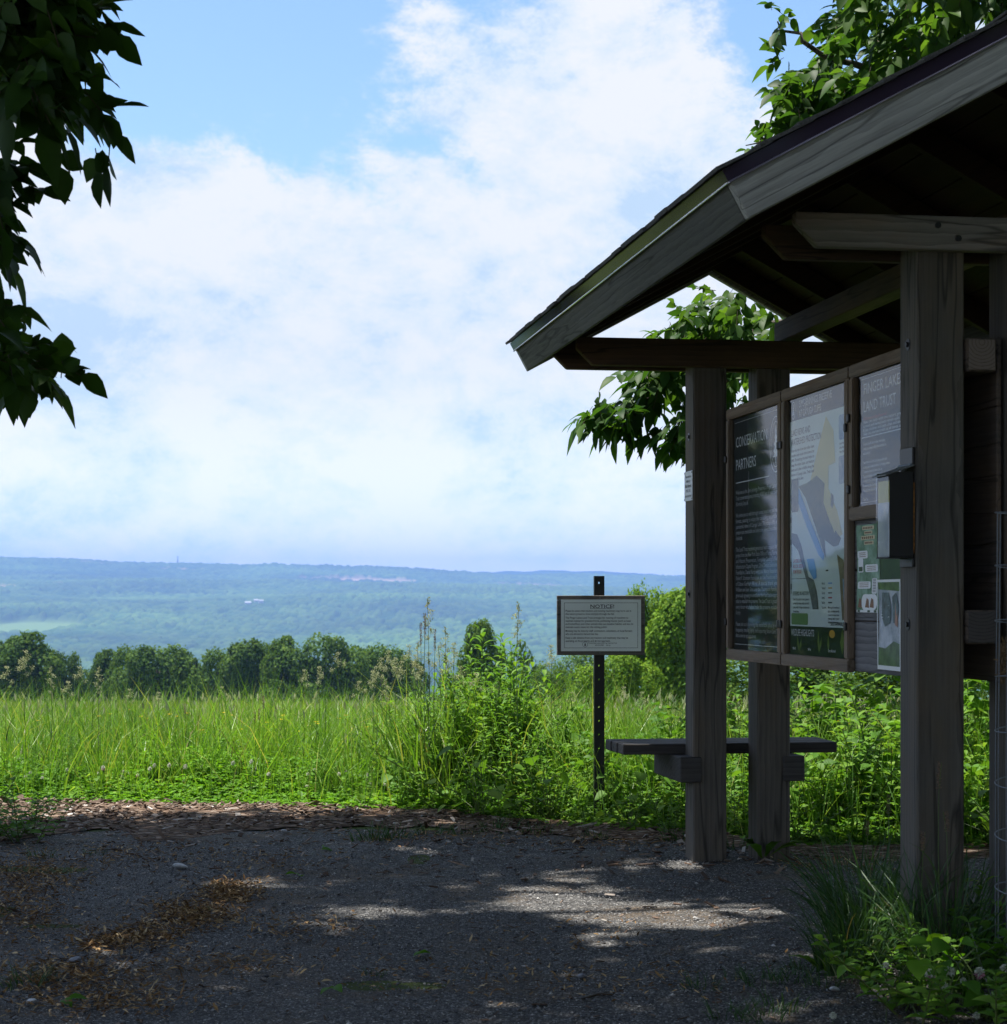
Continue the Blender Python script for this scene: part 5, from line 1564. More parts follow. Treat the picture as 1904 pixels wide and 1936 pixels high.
leaves(lt, P_, np.stack([RNG.normal(0, 1, N), RNG.normal(0, 1, N), RNG.normal(0, .25, N)], 1), np.stack([RNG.normal(0, .4, N), RNG.normal(0, .4, N), np.ones(N)], 1), RNG.uniform(.012, .036, N), RNG.uniform(.0025, .010, N), RNG.uniform(-.4, .4, N), .6, rows=OVATE_S)
tag(lt.build('leaf_litter', island_mat('dry_litter', [(0, (.09, .046, .018)), (.4, (.20, .110, .042)), (.75, (.34, .215, .09)), (1, (.55, .42, .24))], .75)), kind='stuff')

# single stones, a twig, fallen leaves
def stone(label, px, py, r, mat):
    c = GX(px, py)
    bm = bmesh.new(); bmesh.ops.create_icosphere(bm, subdivisions=2, radius=1)
    for v_ in bm.verts:
        n_ = .75 + .5 * vnoise(np.array(v_.co.x * 1.5 + px), np.array(v_.co.y * 1.5 + v_.co.z), int(px) % 9)
        v_.co = Vector((v_.co.x * 1.5, v_.co.y * .9, v_.co.z * .55)) * float(n_) * r
    me = bpy.data.meshes.new('stone'); bm.to_mesh(me); bm.free(); me.materials.append(mat)
    o = bpy.data.objects.new('stone', me); o.location = (c[0], c[1], float(terrain(c[0], c[1])) + .012 + r * .25); o.rotation_euler = (0, .25, RNG.uniform(0, 3))
    link(o); tag(o, label, 'stone')
pale, dark = simple('pale_limestone', (.50, .51, .53), .7, vary=.2, scale=60), simple('grey_stone', (.20, .21, .24), .7, vary=.25, scale=60)
stone('pale stone alone on the gravel in the left middle of the yard', 342, 1645, .020, pale)
stone('pale flat stone at the gravel edge below the tall grass', 541, 1580, .018, pale)
stone('grey stone in front of the lowest litter drift at left', 140, 1827, .018, dark)
stone('bluish stone near the middle of the bottom edge of the gravel', 1100, 1858, .012, dark)
stone('small pale stone by the bottom left corner', 60, 1905, .013, pale)
stone('small pale stone at the bottom of the gravel toward the right', 1578, 1902, .012, pale)
stone('whitish chip of stone in the upper left of the gravel', 155, 1573, .016, pale)
c0, c1 = GX(1100, 1897), GX(1160, 1889)
tw = MB(); tw.tube([c0 + (0, 0, .012), (c0 + c1) / 2 + (0, .01, .016), c1 + (0, 0, .013)], [.003, .0036, .002], 6)
tw.tube([(c0 + c1) / 2 + (0, .01, .016), (c0 + c1) / 2 + (.03, .035, .018)], [.002, .001], 5)
tag(tw.build('twig', M['twig'], smooth=True), 'thin brown twig lying on the gravel near the bottom centre', 'twig')
for i, (px, py, lab) in enumerate(((607, 1614, 'bright green fallen leaf at the far edge of the gravel'), (565, 1663, 'small green fallen leaf in the left half of the gravel'), (815, 1808, 'dark green fallen leaf near the bottom middle of the gravel'), (630, 1880, 'green fallen leaf near the bottom edge, left of centre'), (118, 1905, 'green fallen leaf near the bottom left corner'))):
    c = GX(px, py)
    q = MB(); leaves(q, [(0, 0, 0), (.01, .012, .004)], [(1, .2, .1), (.2, 1, .2)], [(0, -.3, 1), (.3, 0, 1)], .055, .032, .3, .4)
    o = q.build('fallen_leaf', M['clover'], smooth=True); o.location = (c[0], c[1], float(terrain(c[0], c[1])) + .016); o.rotation_euler = (0, 0, i * 1.3)
    tag(o, lab, 'leaf')

# ------------------------------------------------------------------ meadow
def place_z(x, y): return terrain(x, y)
mg = MB()
def fan(n, ya, yb, pw=1.0, wide=.29):
    y = (RNG.uniform(0, 1, n) * (yb ** (pw + 1) - ya ** (pw + 1)) + ya ** (pw + 1)) ** (1 / (pw + 1))
    x = RNG.uniform(-wide, .285, n) * y
    return x, y
# near sward
x, y = fan(62000, 8.6, 17)
e = edge_y(x); d = y - e
patch = vnoise(x * 1.3, y * 1.3, 61); patch2 = vnoise(x * .45, y * .45, 62)
ok = (d > .12) & (RNG.uniform(0, 1, len(x)) < np.clip(.25 + .9 * patch, 0, 1)) & ~((d < .75) & (RNG.uniform(0, 1, len(x)) < .55))
x, y, d, patch, patch2 = [q[ok] for q in (x, y, d, patch, patch2)]
H = (.14 + .24 * smooth01(d / 1.3) + .34 * patch2 ** 1.5 + .10 * patch) * RNG.uniform(.45, 1.3, len(x)) * np.where(x > .1, np.interp(y, [8, 11, 14], [1.0, .95, .9]), 1)
blades(mg, np.stack([x, y, place_z(x, y) - .01], 1), RNG.uniform(0, 6.28, len(x)), H, RNG.uniform(.0035, .0075, len(x)), RNG.uniform(.1, .9, len(x)), 3)
near_grass = mg.build('meadow_grass', M['grass']); tag(near_grass, kind='stuff')
mg = MB()
x, y = fan(105000, 15, 44, .6)
H = (.28 + .26 * vnoise(x * .55, y * .4, 63)) * RNG.uniform(.45, 1.3, len(x))
blades(mg, np.stack([x, y, place_z(x, y) - .01], 1), RNG.uniform(0, 6.28, len(x)), H, RNG.uniform(.004, .008, len(x)), RNG.uniform(.1, .8, len(x)), 2)
x, y = fan(95000, 40, 135, .3)
H = (.36 + .12 * vnoise(x * .12, y * .12, 64)) * RNG.uniform(.5, 1.3, len(x))
blades(mg, np.stack([x, y, place_z(x, y) - .01], 1), RNG.uniform(0, 6.28, len(x)), H, RNG.uniform(.012, .035, len(x)), RNG.uniform(.1, .8, len(x)), 2)
x, y = fan(34000, 11, 135, .5, .62)
k_ = x < -.28 * y
x, y = x[k_], y[k_]
blades(mg, np.stack([x, y, place_z(x, y) - .01], 1), RNG.uniform(0, 6.28, len(x)), RNG.uniform(.3, .6, len(x)), RNG.uniform(.02, .04, len(x)), RNG.uniform(.1, .8, len(x)), 2)
tag(mg.build('far_meadow_grass', M['grass_far']), kind='stuff')
# seed heads standing thick over the meadow
sg = MB()
x, y = fan(1500, 11.5, 24, .6)
h = RNG.uniform(.38, .56, len(x)); z = place_z(x, y)
P_ = np.stack([x, y, z + h], 1)
leaves(sg, P_, np.stack([RNG.normal(0, .25, len(x)), RNG.normal(0, .25, len(x)), np.ones(len(x))], 1), RNG.normal(0, 1, (len(x), 3)), RNG.uniform(.05, .10, len(x)), .007 + .0006 * y, .1, .5, rows=LANCE)
blades(sg, np.stack([x, y, z], 1), RNG.uniform(0, 6.28, len(x)), h + .02, .003 + .0003 * y, .04, 2)
tag(sg.build('meadow_seed_heads', M['seed']), kind='stuff')

dm = MB()
x, y = fan(1100, 10.8, 26, .4)
blades(dm, np.stack([x, y, place_z(x, y)], 1), RNG.uniform(0, 6.28, len(x)), RNG.uniform(.3, .75, len(x)), RNG.uniform(.003, .006, len(x)), RNG.uniform(.1, 1.3, len(x)), 3)
tag(dm.build('withered_stems', M['seed_brown']), kind='stuff')

# low ground cover along the yard edge (clover at left, mixed leaves further right)
gc = MB()
N = 15000
x = RNG.uniform(-3.4, .2, N); d = RNG.gamma(1.7, .42, N); y = edge_y(x) + .02 + d
ok = (d < 2.6) & (vnoise(x * 2.2, y * 2.0, 71) > .22) & (x > -.285 * y)
x, y, d = x[ok], y[ok], d[ok]
h = (.03 + .17 * smooth01(d / .9)) * RNG.uniform(.25, 1.1, len(x)) * (.6 + .8 * vnoise(x * 1.7, y * 1.7, 72))
p = np.stack([x, y, place_z(x, y) + h], 1)
az = RNG.uniform(0, 6.28, len(x)); tl_ = RNG.normal(0, .25, (len(x), 3)) + np.array([0, 0, 1])
for k in range(3):
    a = az + k * 2.094
    leaves(gc, p, np.stack([np.cos(a), np.sin(a), RNG.normal(.15, .25, len(x))], 1), tl_, RNG.uniform(.016, .030, len(x)), RNG.uniform(.014, .024, len(x)), .2, .25, rows=OVATE_S)
tag(gc.build('clover_ground_cover', M['clover']), kind='stuff')
gc = MB()
N = 30000
x = RNG.uniform(-.9, 3.3, N); d = RNG.gamma(1.6, .55, N); y = edge_y(x) + .0 + d
ok = (d < 3.4) & (RNG.uniform(0, 1, N) < smooth01((x + 1.0) / .8) + .1) & (x < .285 * y + .1)
x, y, d = x[ok], y[ok], d[ok]
h = (.02 + .30 * smooth01(d / 1.2)) * RNG.uniform(.05, 1.0, len(x)) * (.55 + .9 * vnoise(x * 1.5, y * 1.5, 73))
p = np.stack([x, y, place_z(x, y) + h], 1)
a = RNG.uniform(0, 6.28, len(x))
leaves(gc, p, np.stack([np.cos(a), np.sin(a), RNG.normal(.2, .4, len(x))], 1), RNG.normal(0, .35, (len(x), 3)) + np.array([0, 0, 1]), RNG.uniform(.025, .062, len(x)), RNG.uniform(.012, .034, len(x)), .3, .3)
tag(gc.build('leafy_ground_cover', M['weed']), kind='stuff')

# ------------------------------------------------------------------ plants one can tell apart
def stems_of(mb, pts, r0, r1):
    mb.tube(pts, np.linspace(r0, r1, len(pts)), 4, cap=False)

def p_goldenrod(seed, H=.6, mat='weed'):
    r = np.random.default_rng(seed); o = thing('leafy_weed', '', 'weed'); st_ = MB(); lf = MB()
    for sidx in range(r.integers(3, 6)):
        bx_, by_ = r.normal(0, .05, 2); lx_, ly_ = r.normal(0, .10, 2); h = H * r.uniform(.7, 1.05)
        t = np.linspace(0, 1, 6); pts = np.stack([bx_ + lx_ * t ** 1.5, by_ + ly_ * t ** 1.5, h * t], 1)
        stems_of(st_, pts, .0032, .0014)
        n = int(34 * h / .6); tt = np.linspace(.12, 1.0, n)
        p = np.stack([np.interp(tt, t, pts[:, i]) for i in range(3)], 1)
        a = np.arange(n) * 2.4 + r.uniform(0, 6)
        up_ = .25 + .9 * tt ** 3
        L_ = (.095 * (1 - .45 * tt) + .015) * r.uniform(.8, 1.15, n)
        leaves(lf, p, np.stack([np.cos(a), np.sin(a), up_], 1), np.stack([-np.cos(a) * .5, -np.sin(a) * .5, np.ones(n)], 1), L_, L_ * .24, .45, .35, rows=LANCE)
    st_.build('stem', M['stem'], o); lf.build('foliage', M[mat], o, smooth=True)
    return o
def p_bushy(seed, H=.42, mat='weed2', L0=.055):
    r = np.random.default_rng(seed); o = thing('bushy_weed', '', 'weed'); st_ = MB(); lf = MB()
    for sidx in range(r.integers(5, 9)):
        bx_, by_ = r.normal(0, .06, 2); lx_, ly_ = r.normal(0, .16, 2); h = H * r.uniform(.6, 1.05)
        t = np.linspace(0, 1, 5); pts = np.stack([bx_ + lx_ * t, by_ + ly_ * t, h * t], 1)
        stems_of(st_, pts, .003, .0014)
        n = 9; tt = np.linspace(.2, 1.0, n)
        p = np.stack([np.interp(tt, t, pts[:, i]) for i in range(3)], 1)
        for sg_ in (0, np.pi):
            a = np.arange(n) * (np.pi / 2) + sg_ + r.uniform(0, .6)
            L_ = L0 * (1.1 - .4 * tt) * r.uniform(.8, 1.2, n)
            leaves(lf, p, np.stack([np.cos(a), np.sin(a), .25 + .5 * tt], 1), np.stack([r.normal(0, .2, n), r.normal(0, .2, n), np.ones(n)], 1), L_, L_ * .55, .4, .3)
    st_.build('stem', M['stem'], o); lf.build('foliage', M[mat], o, smooth=True)
    return o
def p_broad(seed, H=.32, mat='weed2', lmax=.115):
    r = np.random.default_rng(seed); o = thing('broad_leaved_vine', '', 'vine'); st_ = MB(); lf = MB()
    n = r.integers(12, 18)
    for k in range(n):
        a = r.uniform(0, 6.28); rr = r.uniform(.03, .22); h = H * r.uniform(.25, 1.1)
        tip = np.array([rr * math.cos(a), rr * math.sin(a), h])
        pts = np.array([(0, 0, 0), tip * np.array([.5, .5, .75]), tip]); stems_of(st_, pts, .0026, .0016)
        L_ = r.uniform(.55, 1.0) * lmax
        leaves(lf, [tip], [(math.cos(a) + r.normal(0, .4), math.sin(a) + r.normal(0, .4), r.uniform(-.5, .3))], [(r.normal(0, .4), r.normal(0, .4) - .25, 1)], L_, L_ * .95, .25, .22, rows=HEART)
    st_.build('stem', M['stem'], o); lf.build('foliage', M[mat], o, smooth=True)
    return o
def p_dock(seed, H=.34, mat='weed'):
    r = np.random.default_rng(seed); o = thing('dock_plant', '', 'weed'); lf = MB(); st_ = MB()
    n = 11; a = r.uniform(0, 6.28, n)
    leaves(lf, np.zeros((n, 3)), np.stack([np.cos(a) * .55, np.sin(a) * .55, r.uniform(.6, 1.4, n)], 1), np.stack([-np.cos(a), -np.sin(a), np.ones(n) * .7], 1), H * r.uniform(.8, 1.25, n), .060, .45, .35, rows=((0, .12), (.25, .35), (.5, .95), (.75, .8), (1, 0)))
    stems_of(st_, [(0, 0, 0), (.01, 0, H * .5), (.02, .01, H)], .003, .001)
    st_.build('stem', M['stem'], o); lf.build('foliage', M[mat], o, smooth=True)
    return o
def p_bramble(seed, H=.55, mat='weed'):
    r = np.random.default_rng(seed); o = thing('bramble', '', 'bramble'); st_ = MB(); lf = MB()
    for k in range(6):
        a = r.uniform(0, 6.28); t = np.linspace(0, 1, 8); reach = r.uniform(.15, .45); h = H * r.uniform(.7, 1.1)
        pts = np.stack([reach * t * np.cos(a), reach * t * np.sin(a), h * (1 - (1 - t) ** 2) - .12 * t ** 3], 1)
        stems_of(st_, pts, .003, .0015)
        p = np.repeat(pts[2:], 2, 0) + r.normal(0, .02, (12, 3))
        compound(lf, p, np.stack([r.normal(0, 1, 12), r.normal(0, 1, 12), r.uniform(-.1, .5, 12)], 1), 3, .062 * r.uniform(.7, 1.2, 12), .62, .3)
    st_.build('stem', M['stem'], o); lf.build('foliage', M[mat], o, smooth=True)
    return o
def p_tussock(seed, n=120, H=.75, W=.010, R_=.10, mat='grass', bend=(.25, 1.0), name='grass_tussock'):
    r = np.random.default_rng(seed); o = thing(name, '', 'grass clump'); bl = MB(); dry = MB()
    a = r.uniform(0, 6.28, n); rr = R_ * np.sqrt(r.uniform(0, 1, n))
    p = np.stack([rr * np.cos(a), rr * np.sin(a), np.zeros(n)], 1)
    h = H * r.uniform(.45, 1.05, n)
    blades(bl, p, a + r.normal(0, .6, n), h, W * r.uniform(.6, 1.25, n), r.uniform(*bend, n), 5)
    k = max(3, n // 16)
    blades(dry, p[:k] * 1.1, a[:k] + r.normal(0, .8, k), h[:k] * .7, W * .8, r.uniform(.6, 1.2, k), 4)
    bl.build('blades', M[mat], o); dry.build('dry_blades', M['seed'], o)
    return o

protos = [(p_goldenrod(1, .60), .26), (p_goldenrod(2, .48, 'weed2'), .20), (p_bushy(3, .42), .18), (p_bushy(4, .34, 'weed', .048), .12), (p_broad(5, .32, 'weed2', .078), .08), (p_dock(6), .05), (p_bramble(7), .10)]
GL = {'leafy_weed': ('leafy weeds crowding the meadow edge', 'green leafy weed with narrow leaves crowded in the meadow edge', 'weed'),
      'bushy_weed': ('bushy weeds crowding the meadow edge', 'low bushy green weed with oval leaves at the meadow edge', 'weed'),
      'broad_leaved_vine': ('broad leaved vines at the meadow edge', 'broad round leaved green vine sprawling at the meadow edge', 'vine'),
      'dock_plant': ('dock plants at the meadow edge', 'dock plant with long upright leaves at the meadow edge', 'weed'),
      'bramble': ('brambles at the meadow edge', 'arching bramble with three part leaves at the meadow edge', 'bramble'),
      'grass_tussock': ('grass tussocks at the meadow edge', 'upright green grass tussock growing at the meadow edge', 'grass clump')}
used = set()
def put(proto, x, y, scale, label=None, group=None, rz=None, zs=1.0):
    nm = proto.name.split('.')[0]
    o = proto if proto.name not in used else copy_tree(proto)
    used.add(proto.name)
    o.location = (x, y, float(terrain(x, y)) - .01)
    o.rotation_euler = (0, 0, RNG.uniform(0, 6.28) if rz is None else rz)
    o.scale = (scale, scale, scale * zs)
    g, l, c = GL.get(nm, (None, None, None))
    o['label'] = label or l; o['category'] = c or o['category']
    if group or (g and not label): o['group'] = group or g
    return o
# heights the growth reaches along the edge (world x -> metres)
def growth(x): return float(np.interp(x, [-2.8, -.8, -.45, -.25, 0, .12, .3, .6, .9, 1.3, 1.7, 2.6], [.34, .36, .46, .78, .80, .72, .48, .46, .46, .60, .74, .85]))
cand = []; cand_tall = []
tries = 0
while len(cand) < 235 and tries < 20000:
    tries += 1
    x = RNG.uniform(-2.7, 2.9); d = RNG.uniform(.06, 2.3) ** 1.0
    y = float(edge_y(x)) + d
    if abs(x) > .275 * y + .1: continue
    if x < -.75 and RNG.uniform() > .5: continue
    if x < -.75 and d < .18: continue
    if any((x - a) ** 2 + (y - b_) ** 2 < (.13 if x < 1.2 else .16) ** 2 for a, b_ in cand): continue
    if abs(x - sx_) < .05 and abs(y - SY) < .08: continue
    if -.35 < x < 1.4 and 8.15 < y < 8.72 and x > .55: continue
    cand.append((x, y))
# the thick clump of tall weeds left of the sign
for k in range(58):
    x = float(np.clip(RNG.normal(-.12, .27), -.72, .45)); y = float(edge_y(x)) + RNG.uniform(.55, 1.7)
    cand_tall.append((x, y))
pw = np.array([w_ for _, w_ in protos]); pw /= pw.sum()
base_h = {'leafy_weed': .56, 'bushy_weed': .40, 'broad_leaved_vine': .33, 'dock_plant': .36, 'bramble': .52}
for (x, y) in cand:
    d = y - float(edge_y(x))
    i = int(RNG.choice(len(protos), p=pw))
    if d < .35 and protos[i][0].name.startswith('leafy'): i = int(RNG.choice([2, 3, 4, 5]))
    pr = protos[i][0]
    target = growth(x) * (.42 + .58 * min(1, d / .9)) * RNG.uniform(.75, 1.1)
    put(pr, x, y, float(np.clip(target / base_h[pr.name.split('.')[0]], .4, 1.15 if pr.name.startswith('broad') else 1.6)))
for k, (x, y) in enumerate(cand_tall):
    pr = protos[(0, 1, 0, 1, 2, 0)[k % 6]][0]
    sc_ = float(np.clip(growth(x) * RNG.uniform(.72, 1.05) / base_h[pr.name.split('.')[0]], .6, 1.6))
    put(pr, x, y, min(sc_, 1.12), zs=max(1.0, sc_ / 1.12))
# tall grass at the middle of the edge and blades standing among the weeds
tus = p_tussock(21, 62, .80, .013, .15, bend=(.15, .9)); tus2 = p_tussock(22, 60, .62, .007, .10, bend=(.15, .8))
for (px, Y, sc_) in ((806, 10.5, 1.0), (845, 10.7, 1.02), (905, 10.6, .95), (950, 10.75, .98), (1158, 10.2, .62), (770, 10.9, .75)):
    put(tus, (px - CX) / F * Y, Y, sc_)
for k in range(46):
    x = RNG.uniform(-2.7, 1.5); y = float(edge_y(x)) + RNG.uniform(.5, 2.4)
    if abs(x) < .27 * y: put(tus2, x, y, RNG.uniform(.65, 1.0))

# grass stalks with seed heads
def p_stalk(name, kind, seed):
    r = np.random.default_rng(seed); o = thing(name, '', 'grass stalk'); st_ = MB(); hd = MB()
    stems_of(st_, [(0, 0, 0), (.004, 0, .3), (-.004, .003, .6), (.0, 0, .86), (.01, 0, 1.0)], .0021, .0011)
    blades(st_, np.array([(0, 0, .15), (0, 0, .3), (0, 0, .45)]), np.array([.3, 2.6, 4.4]), np.array([.3, .28, .25]), .006, np.array([.7, .8, .6]), 4)
    if kind == 'plume':
        n = 190; t = r.uniform(0, 1, n); rad = (.030 * np.sin(np.pi * np.clip(t * .85 + .12, 0, 1)) + .003) * r.uniform(.2, 1, n)
        cl_ = np.floor(t * 7); a = cl_ * 2.2 + r.normal(0, .7, n)
        p = np.stack([rad * np.cos(a), rad * np.sin(a), .80 + .20 * t], 1); L_, W_ = .012, .005
    elif kind == 'cluster':
        cs = np.array([(0, 0, 1.0), (.012, .0, .965), (-.028, .01, .925), (.038, -.01, .885), (.0, .01, .94)]); n = 170
        j = r.integers(0, 5, n); p = cs[j] + r.normal(0, .008, (n, 3)) * np.array([1, 1, 1.3]); L_, W_ = .010, .005
        for q in cs[2:4]: stems_of(st_, [(0, 0, q[2] - .05), tuple(q)], .001, .0008)
    else:
        n = 150; t = r.uniform(0, 1, n); a = r.uniform(0, 6.28, n)
        p = np.stack([.0045 * np.cos(a), .0045 * np.sin(a), .88 + .12 * t], 1); L_, W_ = .008, .003
    leaves(hd, p, np.stack([r.normal(0, .6, n), r.normal(0, .6, n), np.ones(n)], 1), r.normal(0, 1, (n, 3)), L_, W_, .1, .3, rows=OVATE_S)
    st_.build('stem', M['stem'], o); hd.build('seed_head', M['seed_brown'] if kind == 'spike' else M['seed'], o)
    return o
pa, pb, pc = p_stalk('plumed_grass_stalk', 'plume', 5), p_stalk('clustered_grass_stalk', 'cluster', 6), p_stalk('spiked_grass_stalk', 'spike', 7)
GL['plumed_grass_stalk'] = ('plumed grass stalks over the meadow edge', 'tall grass stalk with a loose pale plume above the meadow edge', 'grass stalk')
GL['clustered_grass_stalk'] = ('clustered grass stalks over the meadow edge', 'grass stalk with small pale seed clusters above the meadow edge', 'grass stalk')
GL['spiked_grass_stalk'] = ('spiked grass stalks over the meadow edge', 'grass stalk with a narrow brownish spike above the meadow edge', 'grass stalk')
for (pr, px, py, Y, lab) in ((pa, 810, 1131, 10.4, 'tallest plumed grass stalk rising against the blue hillside'), (pa, 978, 1140, 10.3, 'lone plumed grass stalk beside the left side of the notice sign'), (pc, 803, 1160, 10.35, None), (pc, 796, 1178, 10.5, None), (pc, 822, 1190, 10.45, None), (pa, 843, 1187, 10.6, None),
                             (pb, 736, 1232, 10.8, None), (pb, 722, 1246, 10.9, None), (pb, 760, 1252, 10.7, None), (pb, 786, 1240, 10.6, None), (pb, 772, 1222, 10.75, None), (pb, 858, 1218, 10.5, None), (pb, 832, 1224, 10.6, None), (pb, 870, 1262, 10.7, None), (pb, 748, 1246, 10.6, None), (pb, 712, 1262, 10.8, None), (pb, 812, 1236, 10.5, None), (pb, 795, 1262, 10.55, None), (pa, 790, 1215, 10.6, None), (pb, 845, 1250, 10.5, None), (pa, 730, 1285, 10.7, None), (pb, 680, 1290, 11.0, None), (pb, 900, 1275, 10.4, None), (pb, 940, 1290, 10.5, None), (pb, 705, 1270, 11.0, None), (pb, 1043, 1222, 10.2, None),
                             (pa, 186, 1262, 11.2, 'pale plumed grass stalk at left, whitest over the meadow'), (pa, 97, 1262, 11.4, None), (pb, 48, 1232, 11.2, None), (pb, 42, 1246, 11.5, None), (pb, 12, 1262, 11.3, None), (pb, 150, 1262, 11.8, None), (pb, 128, 1290, 11.6, None), (pb, 575, 1268, 11.4, None), (pb, 640, 1236, 11.2, None), (pb, 604, 1262, 11.3, None),
                             (pc, 498, 1316, 11.0, None), (pc, 482, 1346, 10.9, None), (pc, 490, 1340, 11.1, None), (pc, 350, 1330, 11.6, None), (pb, 300, 1310, 12.0, None), (pb, 245, 1304, 12.0, None), (pb, 420, 1300, 12.0, None), (pb, 1180, 1300, 11.0, None), (pb, 1215, 1310, 11.4, None), (pb, 1080, 1310, 11.0, None)):
    x = (px - CX) / F * Y
    top = CAMZ + (HY - py) / F * Y
    h = top - float(terrain(x, Y)) + .01
    o = put(pr, x, Y, 1.0, label=lab)
    o.scale = (.75 + .25 * h, .75 + .25 * h, h)

# buttercups and clover heads
def p_buttercup():
    o = thing('yellow_buttercup', '', 'flower'); st_ = MB(); fl = MB()
    stems_of(st_, [(0, 0, 0), (.01, 0, .3), (0, .01, .55)], .0016, .001)
    a = np.arange(5) * 1.2566
    leaves(fl, np.tile([0, .01, .55], (5, 1)), np.stack([np.cos(a), np.sin(a), np.full(5, .45)], 1), np.stack([-np.cos(a) * .5, -np.sin(a) * .5, np.ones(5)], 1), .013, .012, -.1, .2, rows=OVATE_S)
    st_.build('stem', M['stem'], o); fl.build('petals', M['yellow'], o)
    return o
def head(mb, c, R_, n, r, mi=0):
    d = unit(r.normal(0, 1, (n, 3)) + np.array([0, 0, .25]))
    leaves(mb, np.array(c) + d * R_ * .25, d, r.normal(0, 1, (n, 3)), R_ * .85, R_ * .42, .12, .5, rows=OVATE_S, mi=mi)
def p_clover_flower(pink=0, n=60):
    r = np.random.default_rng(3 + pink); o = thing('clover_flower', '', 'flower'); st_ = MB(); fl = MB()
    stems_of(st_, [(0, 0, 0), (.006, 0, .1), (0, 0, .19)], .0016, .0012)
    head(fl, (0, 0, .20), .0135, n, r)
    st_.build('stem', M['stem'], o)
    h_ = fl.build('flower_head', M['flower'], o)
    if pink:
        lo = MB(); d = unit(r.normal(0, 1, (26, 3)) * np.array([1, 1, .3]) + np.array([0, 0, -.5])); leaves(lo, np.array([0, 0, .197]) + d * .004, d, r.normal(0, 1, (26, 3)), .012, .005, .2, .5, rows=OVATE_S)
        lo.build('lower_petals', M['pinkflower'], h_)
    return o
bc = p_buttercup(); wc = p_clover_flower(); wp = p_clover_flower(1)
GL['yellow_buttercup'] = ('yellow buttercups in the meadow', 'small yellow buttercup among the meadow grass', 'flower')
GL['clover_flower'] = ('white clover heads at the left meadow edge', 'white clover flower head in the clover at the left meadow edge', 'flower')
BC = [(325, 1348), (333, 1352), (388, 1383), (394, 1386), (382, 1378), (400, 1390), (270, 1352), (276, 1356), (246, 1340), (10, 1385), (5, 1392), (14, 1378), (72, 1360), (128, 1366), (535, 1352), (540, 1350), (528, 1358), (513, 1372), (505, 1364), (560, 1380), (596, 1366), (600, 1362), (588, 1370), (478, 1395), (458, 1376), (300, 1390), (310, 1402), (440, 1350), (420, 1345), (190, 1352), (205, 1348), (690, 1372), (745, 1390), (650, 1350), (640, 1356), (350, 1346), (1590, 1360), (1600, 1366), (1585, 1372), (1555, 1400)]
for (px, py) in BC:
    Y = RNG.uniform(11.6, 14.5) if px < 1000 else 10.2
    x = (px - CX) / F * Y; top = CAMZ + (HY - py) / F * Y; h = top - float(terrain(x, Y))
    o = put(bc, x, Y, 1.25); o.scale = (1.5, 1.5, max(.5, h / .55))
for k in range(80):
    x = RNG.uniform(-2.75, -.4); y = float(edge_y(x)) + RNG.gamma(1.8, .40) + .12
    if abs(x) > .265 * y: continue
    o = put(wc if RNG.uniform() > .1 else wp, x, y, RNG.uniform(.6, .85), zs=RNG.uniform(.75, 1.5))
    o['group'] = 'white clover heads at the left meadow edge'; o['label'] = 'white clover flower head in the clover at the left meadow edge'

# shaded plants by the near posts, the clumps on the gravel and the plant at the left edge
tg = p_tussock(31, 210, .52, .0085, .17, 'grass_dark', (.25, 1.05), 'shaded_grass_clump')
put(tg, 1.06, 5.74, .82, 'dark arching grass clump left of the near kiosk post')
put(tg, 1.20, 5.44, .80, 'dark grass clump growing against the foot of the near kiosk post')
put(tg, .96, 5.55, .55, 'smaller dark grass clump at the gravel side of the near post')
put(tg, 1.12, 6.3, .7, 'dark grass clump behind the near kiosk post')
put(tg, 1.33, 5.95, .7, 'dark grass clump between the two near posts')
st2 = p_stalk('dark_grass_stalk', 'spike', 17); GL['dark_grass_stalk'] = ('thin stalks in the shaded grass clump', 'thin dark grass stalk rising in front of the near kiosk post', 'grass stalk')
for (px, py, Y) in ((1775, 1480, 5.45), (1790, 1575, 5.5), (1680, 1545, 5.9), (1640, 1590, 6.0), (1745, 1610, 5.4)):
    x = (px - CX) / F * Y; o = put(st2, x, Y, 1.0); o.scale = (.9, .9, CAMZ + (HY - py) / F * Y + .02)
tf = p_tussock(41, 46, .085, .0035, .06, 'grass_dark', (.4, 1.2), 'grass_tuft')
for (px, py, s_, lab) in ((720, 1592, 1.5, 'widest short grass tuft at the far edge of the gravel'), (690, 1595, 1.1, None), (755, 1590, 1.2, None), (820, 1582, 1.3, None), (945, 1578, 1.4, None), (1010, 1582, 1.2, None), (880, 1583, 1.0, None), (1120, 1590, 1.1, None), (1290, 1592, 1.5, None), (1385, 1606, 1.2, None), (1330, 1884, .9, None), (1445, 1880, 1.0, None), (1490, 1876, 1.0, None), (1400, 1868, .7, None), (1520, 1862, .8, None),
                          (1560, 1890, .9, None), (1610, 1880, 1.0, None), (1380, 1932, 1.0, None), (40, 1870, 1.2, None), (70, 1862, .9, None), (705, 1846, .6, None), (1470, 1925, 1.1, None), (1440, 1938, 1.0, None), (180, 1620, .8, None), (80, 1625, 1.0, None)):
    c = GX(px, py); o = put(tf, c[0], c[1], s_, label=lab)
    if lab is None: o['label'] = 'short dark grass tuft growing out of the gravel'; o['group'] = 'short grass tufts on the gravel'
sb = p_bushy(51, .26, 'weed', .058)
put(sb, GX(20, 1600)[0], GX(20, 1600)[1] + .15, 1.05, 'dark leafy plant in shade at the left edge of the mulch')
put(sb, GX(-10, 1595)[0], GX(-10, 1595)[1] + .10, 1.1, 'dark leafy plant cut by the left edge of the photo at the mulch')
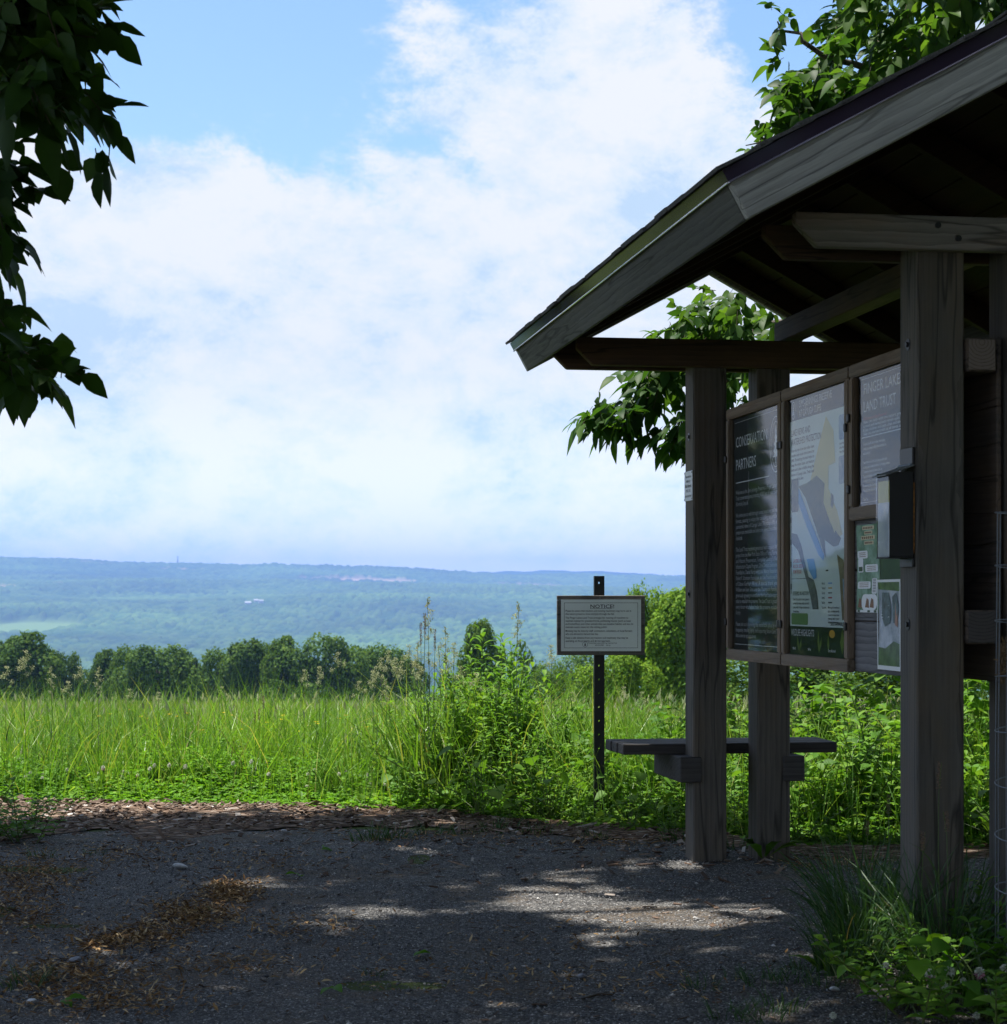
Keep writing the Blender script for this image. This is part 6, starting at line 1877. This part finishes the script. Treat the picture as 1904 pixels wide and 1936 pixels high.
put(sb, GX(42, 1590)[0], GX(42, 1590)[1] + .2, .85, 'dark leafy plant at the right of the shaded clump by the left edge')
put(sb, GX(60, 1560)[0], GX(60, 1560)[1] + .05, .62, 'small leafy plant just right of the dark plant at the left edge')
sl = p_dock(52, .26, 'weed'); 
for (px, py, s_, lab) in ((1443, 1630, .9, 'long leaved dock growing in front of the second far post'), (1560, 1870, .55, 'low rosette of broad leaves below the shaded grass clump'), (1605, 1850, .5, 'small broad leaved rosette by the foot of the shaded grass')):
    c = GX(px, py); put(sl, c[0], c[1], s_, lab)
cp1 = p_bushy(61, .20, 'weed', .060); cp2 = p_broad(62, .17, 'clover', .058); cp3 = p_goldenrod(63, .30, 'weed2')
for i, (pr, px, Y, s_, lab) in enumerate(((cp1, 1730, 5.12, 1.0, 'bushy green plant at the bottom right, leftmost of the flowering patch'), (cp2, 1775, 5.10, 1.1, 'round leaved plant in the bottom right flowering patch'), (cp1, 1815, 5.16, 1.15, 'bushy plant under the pink and white clover at bottom right'), (cp2, 1860, 5.05, 1.2, 'large round leaved plant at the bottom right corner'), (cp1, 1890, 5.00, 1.1, 'bushy plant at the foot of the wire guard'),
                                           (cp2, 1690, 5.16, .8, 'low round leaved plant at the bottom edge of the gravel'), (cp3, 1752, 5.22, .72, 'lance leaved weed under the largest clover head'), (cp3, 1866, 5.75, 1.05, 'tall lance leaved weed beside the wire guard'), (cp1, 1850, 5.5, 1.1, 'leafy plant between the near post and the wire guard'), (cp1, 1665, 5.40, .6, 'small leafy plant at the edge of the gravel by the grass clump'))):
    put(pr, (px - CX) / F * Y, Y, s_, lab)
FLW = [(1759, 1842, 1.0, 1, 'large white clover head with a pink base, leftmost tall one'), (1796, 1836, 1.0, 0, 'round white clover head just right of the pink based one'), (1786, 1864, .75, 0, 'smaller white clover head below the two large ones'), (1852, 1838, 1.0, 1, 'white clover head with deep pink base left of the wire guard'), (1899, 1831, .85, 0, 'white clover head inside the wire guard'),
       (1821, 1853, .6, 0, 'small half open clover head between the larger heads'), (1865, 1886, .65, 0, 'small white clover head low by the wire guard'), (1675, 1825, .65, 0, 'single white clover head at the gravel side'), (1846, 1920, .7, 0, 'yellowish white clover bud at the bottom right'), (1737, 1922, .6, 0, 'small clover head at the bottom edge'), (1575, 1920, .7, 0, 'white clover head alone at the bottom edge of the gravel')]
for (px, py, s_, pk, lab) in FLW:
    Y = 5.0 if py < 1900 else 4.95
    x = (px - CX) / F * Y; top = CAMZ + (HY - py) / F * Y
    o = copy_tree(wp if pk else wc)
    o.location = (x, Y, float(terrain(x, Y)) - .01); o.rotation_euler = (0, 0, RNG.uniform(0, 6))
    h = max(.05, top - float(terrain(x, Y)))
    o.scale = (s_, s_, s_); o.location.z = top - .20 * s_
    o['label'] = lab; o['category'] = 'flower'
    if 'group' in o: del o['group']
    if o.location.z > .02:      # lengthen the stem down to the soil
        for ch in o.children:
            if ch.name.startswith('stem'):
                k = o.location.z / s_
                ch.location = (0, 0, -k - .01); ch.scale = (1, 1, (.19 + k + .01) / .19)
